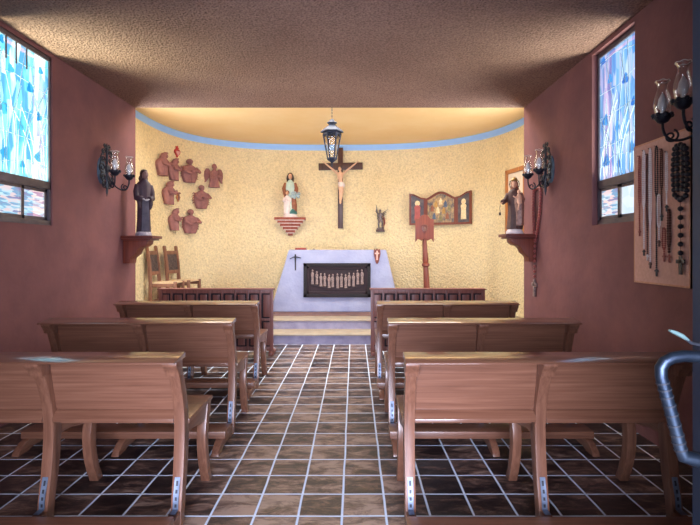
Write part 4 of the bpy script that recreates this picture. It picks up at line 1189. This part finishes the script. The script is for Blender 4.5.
# framed print at the right of the apse
loc, rz, mx, mz = apse_place(517, 234)
fp = thing('framed_picture', 'tall honey wood framed picture on the yellow wall behind the crowned statue', 'picture', loc, rz)
hw, ht = 0.33, 66 * mz
q = MB()
for (a, b, c, d) in ((-hw, hw, 0, 0.07), (-hw, hw, ht - 0.07, ht), (-hw, -hw + 0.07, 0, ht), (hw - 0.07, hw, 0, ht)):
    q.box(a, b, -0.045, 0, c, d, 0.006)
q.build('frame', M['gold_wood'], fp)
q = MB(); q.box(-hw + 0.06, hw - 0.06, -0.02, -0.008, 0.06, ht - 0.06); pp = q.build('print', M['paper'], fp)
q = MB(); q.loft([(0.2, 0.14, 0.004, 0, -0.022), (0.5, 0.12, 0.005, 0, -0.022), (0.72, 0.11, 0.005, 0, -0.022), (0.80, 0.03, 0.004, 0, -0.022)], 16, 5, 0.06); q.ball((0, -0.023, 0.86), (0.05, 0.006, 0.065)); q.build('printed_figure', M['monk_in'], pp)

# ------------------------------------------------------------------ chairs
def chair(label, x0, y0, rz):
    r = thing('chair', label, 'chair', (x0, y0, Z2), rz, 'chairs on the altar platform')
    hs = 0.585
    W = 0.35
    for yy in (0.0, W):
        q = MB(); q.prism([(-0.025, 0), (0.022, 0), (0.03, hs), (0.01, hs + 0.3), (-0.035, 1.165), (-0.055, 1.18), (-0.078, 1.165), (-0.038, hs + 0.3), (-0.02, hs)], 'y', yy - 0.022, yy + 0.022, 0.003); q.build('back_post', M['chair_wood'], r)
        q = MB(); q.box(0.375, 0.42, yy - 0.022, yy + 0.022, 0, hs + 0.012, 0.004); q.build('front_leg', M['chair_wood'], r)
        q = MB(); q.box(0.03, 0.38, yy - 0.012, yy + 0.012, 0.2, 0.235, 0.003); q.build('stretcher', M['chair_wood'], r)
        q = MB(); q.box(0.03, 0.38, yy - 0.016, yy + 0.016, hs - 0.075, hs - 0.02, 0.003); q.build('seat_rail', M['chair_wood'], r)
    q = MB(); q.box(-0.055, -0.02, 0.02, W - 0.02, 1.03, 1.09, 0.004); q.build('top_slat', M['chair_wood'], r)
    q = MB(); q.box(-0.022, 0.012, 0.02, W - 0.02, 0.70, 0.76, 0.004); q.build('lower_slat', M['chair_wood'], r)
    q = MB(); q.prism([(-0.012, 0.755), (0.006, 0.755), (-0.028, 1.035), (-0.046, 1.035)], 'y', 0.03, W - 0.03, 0.002); q.build('leather_panel', M['leather'], r)
    q = MB(); q.box(0.032, 0.40, -0.01, W + 0.01, hs - 0.02, hs + 0.008, 0.008); q.build('rush_seat', M['rush'], r)
    for xx in (0.0, 0.398):
        q = MB(); q.box(xx - 0.014, xx + 0.014, 0.02, W - 0.02, 0.26, 0.30, 0.003); q.build('cross_rail', M['chair_wood'], r)
    return r
# platform step below the chairs: they stand on the upper level
chair('wooden chair with dark leather back and pale rush seat, nearer of the pair', -3.25, 7.80, 0)
chair('wooden chair with dark leather back and pale rush seat, farther of the pair', -3.17, 8.30, -0.2)

# ------------------------------------------------------------------ lamps
def sconce(label, loc, rz, dy=0.165, reach=0.235, group='wrought iron wall sconces'):
    """local: +x away from the wall, y along the wall, z up, origin at the plate centre"""
    r = thing('wall_sconce', label, 'wall lamp', loc, rz, group)
    q = MB()
    pts = [(0.085 * math.cos(2 * PI * i / 24), 0.15 * math.sin(2 * PI * i / 24)) for i in range(24)]
    q.prism(pts, 'x', 0.0, 0.008, 0.002); q.build('backplate', M['iron_blue'], r)
    q = MB(); x = 0.066
    q.tube([(x, 0, -0.29), (x, 0, -0.24), (x, 0, 0.0), (x, 0, 0.25), (x, 0, 0.30)], [0.002, 0.013, 0.016, 0.012, 0.002], 8)
    for k in (-1, 1):
        for (cy, cz, r0, sg, st_) in ((0.045, 0.20, 0.034, 1, -PI / 2), (0.058, 0.12, 0.042, -1, PI / 2), (0.07, 0.02, 0.052, 1, -PI / 2), (0.06, -0.08, 0.046, -1, PI / 2), (0.04, -0.16, 0.034, 1, -PI / 2), (0.028, 0.262, 0.022, -1, PI / 2)):
            sp = spiral((x, 0, 0), r0, r0 * 0.22, 1.35, 'yz', st_, 20, sg)
            q.tube([(p[0], k * 1.4 * (cy + p[1]), cz + p[2]) for p in sp], 0.0075, 6)
        q.tube([(x, 0, 0.27), (x, k * 0.115, 0.16), (x, k * 0.15, 0.03), (x, k * 0.115, -0.1), (x, 0, -0.22)], 0.006, 6)
    q.ball((x, 0, 0.24), (0.014, 0.02, 0.03)); q.ball((x + 0.006, 0, 0.02), (0.02, 0.045, 0.05)); q.ball((x, 0, -0.2), (0.013, 0.018, 0.03))
    for z_ in (0.235, -0.19):
        q.tube([(0.0, 0, z_ * 0.5), (x, 0, z_ * 0.5)], 0.009, 8)
    q.build('scrolled_bracket', M['iron'], r)
    for k in (-1, 1):
        q = MB()
        e = Vector((reach, k * dy, -0.085))
        c = bez((0.066, 0, -0.02), (0.12, k * dy * 0.35, -0.24), (reach + 0.005, k * dy * 1.0, -0.26), e, 18)
        q.tube(c, 0.0085, 8)
        dv = Vector((reach, k * dy, 0)).normalized()
        sp = spiral((0, 0, 0), 0.042, 0.008, 1.4, 'xz', PI / 2 + 0.4, 22, 1)
        q.tube([e + Vector((0, 0, -0.085)) - dv * 0.045 + dv * p[0] + Vector((0, 0, p[2])) for p in sp], 0.0065, 6)
        arm = q.build('arm', M['iron'], r)
        q = MB(); q.lathe([(0.012, -0.085), (0.03, -0.075), (0.048, -0.05), (0.052, -0.03), (0.046, -0.03), (0.03, -0.045)], 18, (e.x, e.y, 0))
        for j in range(8):
            a = 2 * PI * j / 8
            q.ball((e.x + 0.052 * math.cos(a), e.y + 0.052 * math.sin(a), -0.034), (0.014, 0.014, 0.014), u=8, v=6)
        q.build('cup', M['iron'], arm)
        q = MB(); q.lathe([(0.013, -0.045), (0.013, 0.0), (0.022, 0.01), (0.027, 0.035), (0.021, 0.07), (0.008, 0.095), (0.002, 0.104)], 16, (e.x, e.y, 0)); q.build('candle_bulb', M['bulb'], arm)
        q = MB(); q.lathe([(0.032, -0.04), (0.043, -0.01), (0.050, 0.025), (0.047, 0.065), (0.034, 0.105), (0.027, 0.135), (0.029, 0.155), (0.040, 0.178), (0.0385, 0.178), (0.0275, 0.155), (0.0255, 0.135), (0.0325, 0.105), (0.0455, 0.065), (0.0485, 0.025), (0.0415, -0.01), (0.031, -0.039)], 24, (e.x, e.y, 0), cap=False); q.build('glass_chimney', M['glass'], arm)
        q = MB(); q.tube([(e.x + 0.0395 * math.cos(a) , e.y + 0.0395 * math.sin(a), 0.178 + 0.003 * math.sin(6 * a)) for a in [2 * PI * j / 36 for j in range(36)]], 0.0022, 6, True); q.build('glass_rim', M['glass_rim'], arm)
    return r
M['glass_rim'] = mottled('frosted_glass_rim', (200, 190, 190), (226, 220, 220), 20, 0.25)
sconce('wrought iron two armed wall lamp on the left wall, past the cyan window', (XL, 5.38, 2.27), 0)
sconce('wrought iron two armed wall lamp on the right wall, beside the crowned statue', (XR, 5.36, 2.28), PI, 0.165, 0.20)
sconce('wrought iron two armed wall lamp above the rosary board, partly hidden by the door', (XR, 2.805, 2.265), PI - 0.25, 0.159, 0.30)

# hanging lantern
LNY = 6.9
c = at(332, 140, LNY)
zt_ = at(0, 119, LNY).z
ln = thing('hanging_lantern', 'dark blue glazed lantern hanging on a chain in front of the cross', 'lantern', (c.x, LNY, ZA))
zo = zt_ - ZA
q = MB()
z = zo + 0.02; k = 0
while z < 0.0:
    q.tube([(0.009 * math.cos(a) * (1 if k % 2 else 0), 0.009 * math.cos(a) * (0 if k % 2 else 1), z + 0.014 * math.sin(a)) for a in [2 * PI * i / 10 for i in range(10)]], 0.0028, 5, True)
    z += 0.021; k += 1
q.build('chain', M['iron'], ln)
q = MB(); q.lathe([(0.035, -0.006), (0.04, -0.02), (0.012, -0.03)], 16); q.build('ceiling_hook', M['iron'], ln)
U = zt_ - at(0, 161, LNY).z
def hexa(prof, nm, mat, n=6):
    q = MB(); q.lathe([(r_, zo - z_) for r_, z_ in prof], n); return q.build(nm, mat, ln, sharp=0.4)
M['lantern'] = mottled('blue_black_lantern_paint', (14, 24, 44), (30, 42, 66), 8, 0.6)
hexa([(0.012, 0.0), (0.03, 0.012), (0.036, 0.03), (0.06, 0.04), (0.075, 0.055), (0.05, 0.075), (0.045, 0.09), (0.07, 0.098)], 'finial', M['lantern'])
hexa([(0.055, 0.092), (0.10, 0.125), (0.145, 0.16), (0.163, 0.178), (0.163, 0.19), (0.13, 0.20), (0.125, 0.215)], 'roof', M['lantern'])
zb_ = 0.215
q = MB(); g = MB()
for k in range(6):
    a = 2 * PI * k / 6; b = 2 * PI * (k + 1) / 6
    p0 = Vector((0.125 * math.cos(a), 0.125 * math.sin(a), zo - zb_)); p1 = Vector((0.062 * math.cos(a), 0.062 * math.sin(a), zo - U + 0.04))
    q0 = Vector((0.125 * math.cos(b), 0.125 * math.sin(b), zo - zb_)); q1 = Vector((0.062 * math.cos(b), 0.062 * math.sin(b), zo - U + 0.04))
    q.tube([p0, p1], [0.010, 0.009], 6)
    # arched head of each pane
    mid = []
    for i in range(9):
        t = i / 8
        base = p0.lerp(q0, t)
        mid.append(base.lerp(p1.lerp(q1, t), 0.16 - 0.14 * math.sin(PI * t)))
    q.tube(mid, 0.009, 6)
    gb = g.bm
    vs = [gb.verts.new(v * 0.97 + Vector((0, 0, 0.03 * v.z * 0))) for v in (p0, p1, q1, q0)]
    gb.faces.new(vs)
q.build('cage', M['lantern'], ln)
g.build('glass_panes', M['lantern_glass'], ln)
hexa([(0.07, U - 0.045), (0.075, U - 0.03), (0.06, U - 0.01), (0.045, U), (0.03, U + 0.01), (0.012, U + 0.03), (0.009, U + 0.07), (0.003, U + 0.09)], 'base', M['lantern'])

# ------------------------------------------------------------------ rosaries
def cross_mesh(q, c, s, t=0.006, axis='yz'):
    x, y, z = c
    q.box(x - t, x + t, y - 0.12 * s, y + 0.12 * s, z - 0.62 * s, z + 0.38 * s, t * 0.3)
    q.box(x - t, x + t, y - 0.34 * s, y + 0.34 * s, z - 0.02 * s, z + 0.2 * s, t * 0.3)

# long rosary on the right nave wall
def wall_point(x, y, X):
    Y = X * F / (x - CX)
    return Vector((X, Y, H - (y - CY) * Y / F))
X0 = XR - 0.019
top = wall_point(537, 188, X0)
rs = thing('wall_rosary', 'long rosary of brown beads hanging on the right wall under the iron lamp', 'rosary', (XR, top.y, top.z))
loopL = [wall_point(x, y, X0) for x, y in ((537, 188), (533.6, 191), (533.2, 205), (533.4, 220), (534, 232), (535, 241))]
loopR = [wall_point(x, y, X0) for x, y in ((537, 188), (540.6, 189), (540.2, 203), (539, 218), (537, 232), (535, 241))]
tail = [wall_point(x, y, X0) for x, y in ((535, 241), (534.6, 255), (534.4, 268), (534.3, 281))]
base = Vector((XR, top.y, top.z))
def sample(poly, step):
    out, acc = [], 0.0
    out.append(poly[0].copy())
    for a, b in zip(poly, poly[1:]):
        L = (b - a).length
        while acc + step <= L:
            acc += step
            out.append(a.lerp(b, acc / L))
        acc -= L
    return out
bead = None
for poly, step in ((loopL, 0.034), (loopR, 0.034), (tail, 0.06)):
    for p in sample(poly, step):
        if bead is None:
            q = MB(); q.ball((0, 0, 0), (0.0175, 0.019, 0.019), u=10, v=8); bead = q.build('bead', M['bead_red'], rs, loc=p - base)
        else:
            b2 = bead.copy(); COL.objects.link(b2); b2.parent = rs; b2.location = p - base
q = MB()
for poly in (loopL, loopR, tail):
    q.tube([p - base for p in poly], 0.003, 5)
q.build('cord', M['bead_brown'], rs)
pc_ = tail[-1] - base
q = MB(); cross_mesh(q, (pc_.x, pc_.y, pc_.z - 0.06), 0.20, 0.011); q.build('crucifix', M['bone'], rs)

# rosary board
BX = XR - 0.003
BY0, BY1, BZ0, BZ1 = 3.118, 3.745, 1.150, 2.185
bd = thing('rosary_board', 'pale tan pinboard of rosaries on the right wall beside the door', 'pinboard', (BX, (BY0 + BY1) / 2, BZ0))
w, hh = (BY1 - BY0) / 2, BZ1 - BZ0
q = MB(); q.box(-0.018, 0, -w, w, 0, hh, 0.002); q.build('panel', M['board'], bd)
q = MB()
for (a, b, c, d) in ((-w, w, 0, 0.014), (-w, w, hh - 0.014, hh), (-w, -w + 0.014, 0, hh), (w - 0.014, w, 0, hh)):
    q.box(-0.0185, -0.001, a, b, c, d, 0.002)
q.build('edge_strip', M['board_edge'], bd)
XB = BX - 0.018
def bp(cx, cy, off=0.012):
    p = wall_point(630 + cx / 3.18, 130 + cy / 3.18, XB - off)
    return p
def hung_rosary(label, cx, y0, y1, tail_y, width, mat, br, step, crossmat, cs=0.045, off=0.009, separate=False, inner=None):
    """a rosary on the board: loop from y0 to y1 (crop rows), tail with a cross down to tail_y"""
    o0 = bp(cx, y0, 0)
    r = thing('rosary', label, 'rosary', o0, 0, 'rosaries on the pinboard')
    L = [bp(cx, y0, off)] + [bp(cx - width * math.sin(PI * (0.12 + 0.76 * t)) ** 0.4 * 0.5, y0 + (y1 - y0) * t, off) for t in (0.04, 0.1, 0.3, 0.55, 0.8, 0.92)] + [bp(cx, y1, off)]
    R = [bp(cx, y0, off)] + [bp(cx + width * math.sin(PI * (0.12 + 0.76 * t)) ** 0.4 * 0.5, y0 + (y1 - y0) * t, off) for t in (0.04, 0.1, 0.3, 0.55, 0.8, 0.92)] + [bp(cx, y1, off)]
    Tl = [bp(cx, y1, off), bp(cx + 0.4, tail_y, off)]
    cm = crossmat
    loops = [L, R]
    if inner:
        iw, iy1 = inner
        for sg in (-1, 1):
            loops.append([bp(cx, y0, off)] + [bp(cx + sg * iw / 2, y0 + (iy1 - y0) * t, off) for t in (0.08, 0.3, 0.6, 0.9)] + [bp(cx, iy1, off)])
    if separate:
        b0 = None
        for poly, st2 in [(p_, step) for p_ in loops] + [(Tl, step * 1.7)]:
            for p in sample(poly, st2)[(0 if b0 is None else 1):]:
                if b0 is None:
                    q = MB(); q.ball((0, 0, 0), br, u=10, v=8); b0 = q.build('bead', mat, r, loc=p - o0)
                else:
                    b2 = b0.copy(); COL.objects.link(b2); b2.parent = r; b2.location = p - o0
    else:
        q = MB()
        for poly in (L, R, Tl):
            for p in sample(poly, step):
                q.ball(p - o0, br, u=7, v=5)
        q.build('bead_string', mat, r)
    q = MB()
    for poly in loops + [Tl]:
        q.tube([p - o0 for p in poly], min(0.0016, br * 0.4), 4)
    q.build('cord', mat, r)
    e = Tl[-1] - o0
    q = MB(); cross_mesh(q, (e.x, e.y, e.z - cs * 0.4), cs, 0.004); q.build('crucifix', cm, r)
    q = MB(); n0 = bp(cx, y0, 0) - o0; q.tube([n0 + Vector((-0.001, 0, 0)), n0 + Vector((-0.014, 0, 0.002))], [0.0025, 0.0035], 6); q.build('pin', M['screw'], r)
    return r
hung_rosary('dull red rosary, farthest left on the pinboard', 30, 84, 240, 318, 5, M['bead_red'], 0.0066, 0.0138, M['bead_red'])
hung_rosary('white pearl rosary, second from the left on the pinboard', 44, 66, 250, 380, 6, M['bead_white'], 0.0066, 0.0138, M['bead_black'])
hung_rosary('brown rosary with a white tail, third from the left on the pinboard', 55, 78, 320, 395, 5, M['bead_brown'], 0.0068, 0.014, M['bead_white'])
hung_rosary('pearl rosary reaching low, fourth from the left on the pinboard', 64, 60, 300, 420, 6, M['bead_white'], 0.0068, 0.014, M['bead_brown'])
hung_rosary('black rosary with a long tail, fifth from the left on the pinboard', 84, 52, 210, 440, 8, M['bead_black'], 0.0068, 0.014, M['bead_black'], 0.055)
hung_rosary('small pearl rosary hanging at mid board, right of the long tailed black one', 92, 205, 310, 350, 9, M['bead_white'], 0.0066, 0.0138, M['bead_brown'])
hung_rosary('brown rosary with a fine tail, beside the heavy black rosary', 100, 62, 190, 268, 6, M['bead_brown'], 0.0068, 0.014, M['bead_black'])
hung_rosary('short red rosary low on the board, beside the dark thick bundle', 108, 312, 380, 395, 9, M['bead_red'], 0.0068, 0.014, M['bead_red'], 0.05)
hung_rosary('short thick brown rosary low on the board, under the heavy black rosary', 124, 255, 370, 395, 6, M['bead_brown'], 0.0095, 0.018, M['bead_red'], 0.055)
hung_rosary('thin pale rosary between the brown and the very large black ones', 116, 70, 200, 238, 5, M['bead_white'], 0.006, 0.0138, M['bead_black'])
hung_rosary('very large black bead rosary with a big crucifix, right of the pinboard', 160, 46, 222, 400, 46, M['bead_black'], 0.0172, 0.034, M['bead_black'], 0.12, 0.018, True, (18, 200))

# ------------------------------------------------------------------ light
def area(name, loc, target, sx, sy, power, color, spread=PI):
    l = bpy.data.lights.new(name, 'AREA'); l.shape = 'RECTANGLE'; l.size = sx; l.size_y = sy
    l.energy = power; l.color = color; l.spread = spread
    o = bpy.data.objects.new(name, l); COL.objects.link(o)
    o.location = loc
    o.rotation_euler = (Vector(target) - Vector(loc)).to_track_quat('-Z', 'Y').to_euler()
    return o
area('added_skylight_lamp', ((SKX0 + SKX1) / 2, (SKY0 + SKY1) / 2, ZA + 0.30), ((SKX0 + SKX1) / 2, (SKY0 + SKY1) / 2 + 0.001, 0), SKX1 - SKX0, SKY1 - SKY0, 130, (1.0, 0.97, 0.94))  # lamp of the added skylight, brightens the altar bay from above
area('doorway_daylight', (-0.1, -2.6, 1.5), (-0.1, 4, 1.5), 3.0, 2.6, 740, (0.72, 0.77, 1.0))
area('left_window_daylight', (XL - 1.35, 3.55, 0.95), (XL + 1.0, 4.6, 3.2), 1.2, 1.2, 1500, (1.0, 0.84, 0.52))
area('right_window_daylight', (XR + 1.35, 3.55, 0.95), (XR - 1.0, 4.6, 3.2), 1.2, 1.2, 900, (1.0, 0.82, 0.60))
wd = bpy.data.worlds.new('sky'); sc.world = wd; wd.use_nodes = True
bg = wd.node_tree.nodes['Background']; bg.inputs[0].default_value = (0.62, 0.80, 1.0, 1); bg.inputs[1].default_value = 1.0

# ------------------------------------------------------------------ camera and view
cam = bpy.data.cameras.new('camera'); co = bpy.data.objects.new('camera', cam); COL.objects.link(co)
co.location = (0, 0, H); co.rotation_euler = (PI / 2, 0, 0)
cam.sensor_width = 36; cam.lens = 36 * F / 700
cam.shift_x = -(CX - 350) / 700; cam.shift_y = -(262.5 - CY) / 700
cam.clip_start = 0.02
sc.camera = co
sc.view_settings.view_transform = 'Standard'; sc.view_settings.look = 'None'; sc.view_settings.gamma = 1.0
sc.view_settings.use_curve_mapping = False
sc.view_settings.exposure = 0.4
sc.cycles.use_denoising = True
sc.cycles.max_bounces = 10; sc.cycles.diffuse_bounces = 5; sc.cycles.transparent_max_bounces = 16
sc.cycles.sample_clamp_indirect = 6.0
sc.cycles.caustics_reflective = False; sc.cycles.caustics_refractive = False
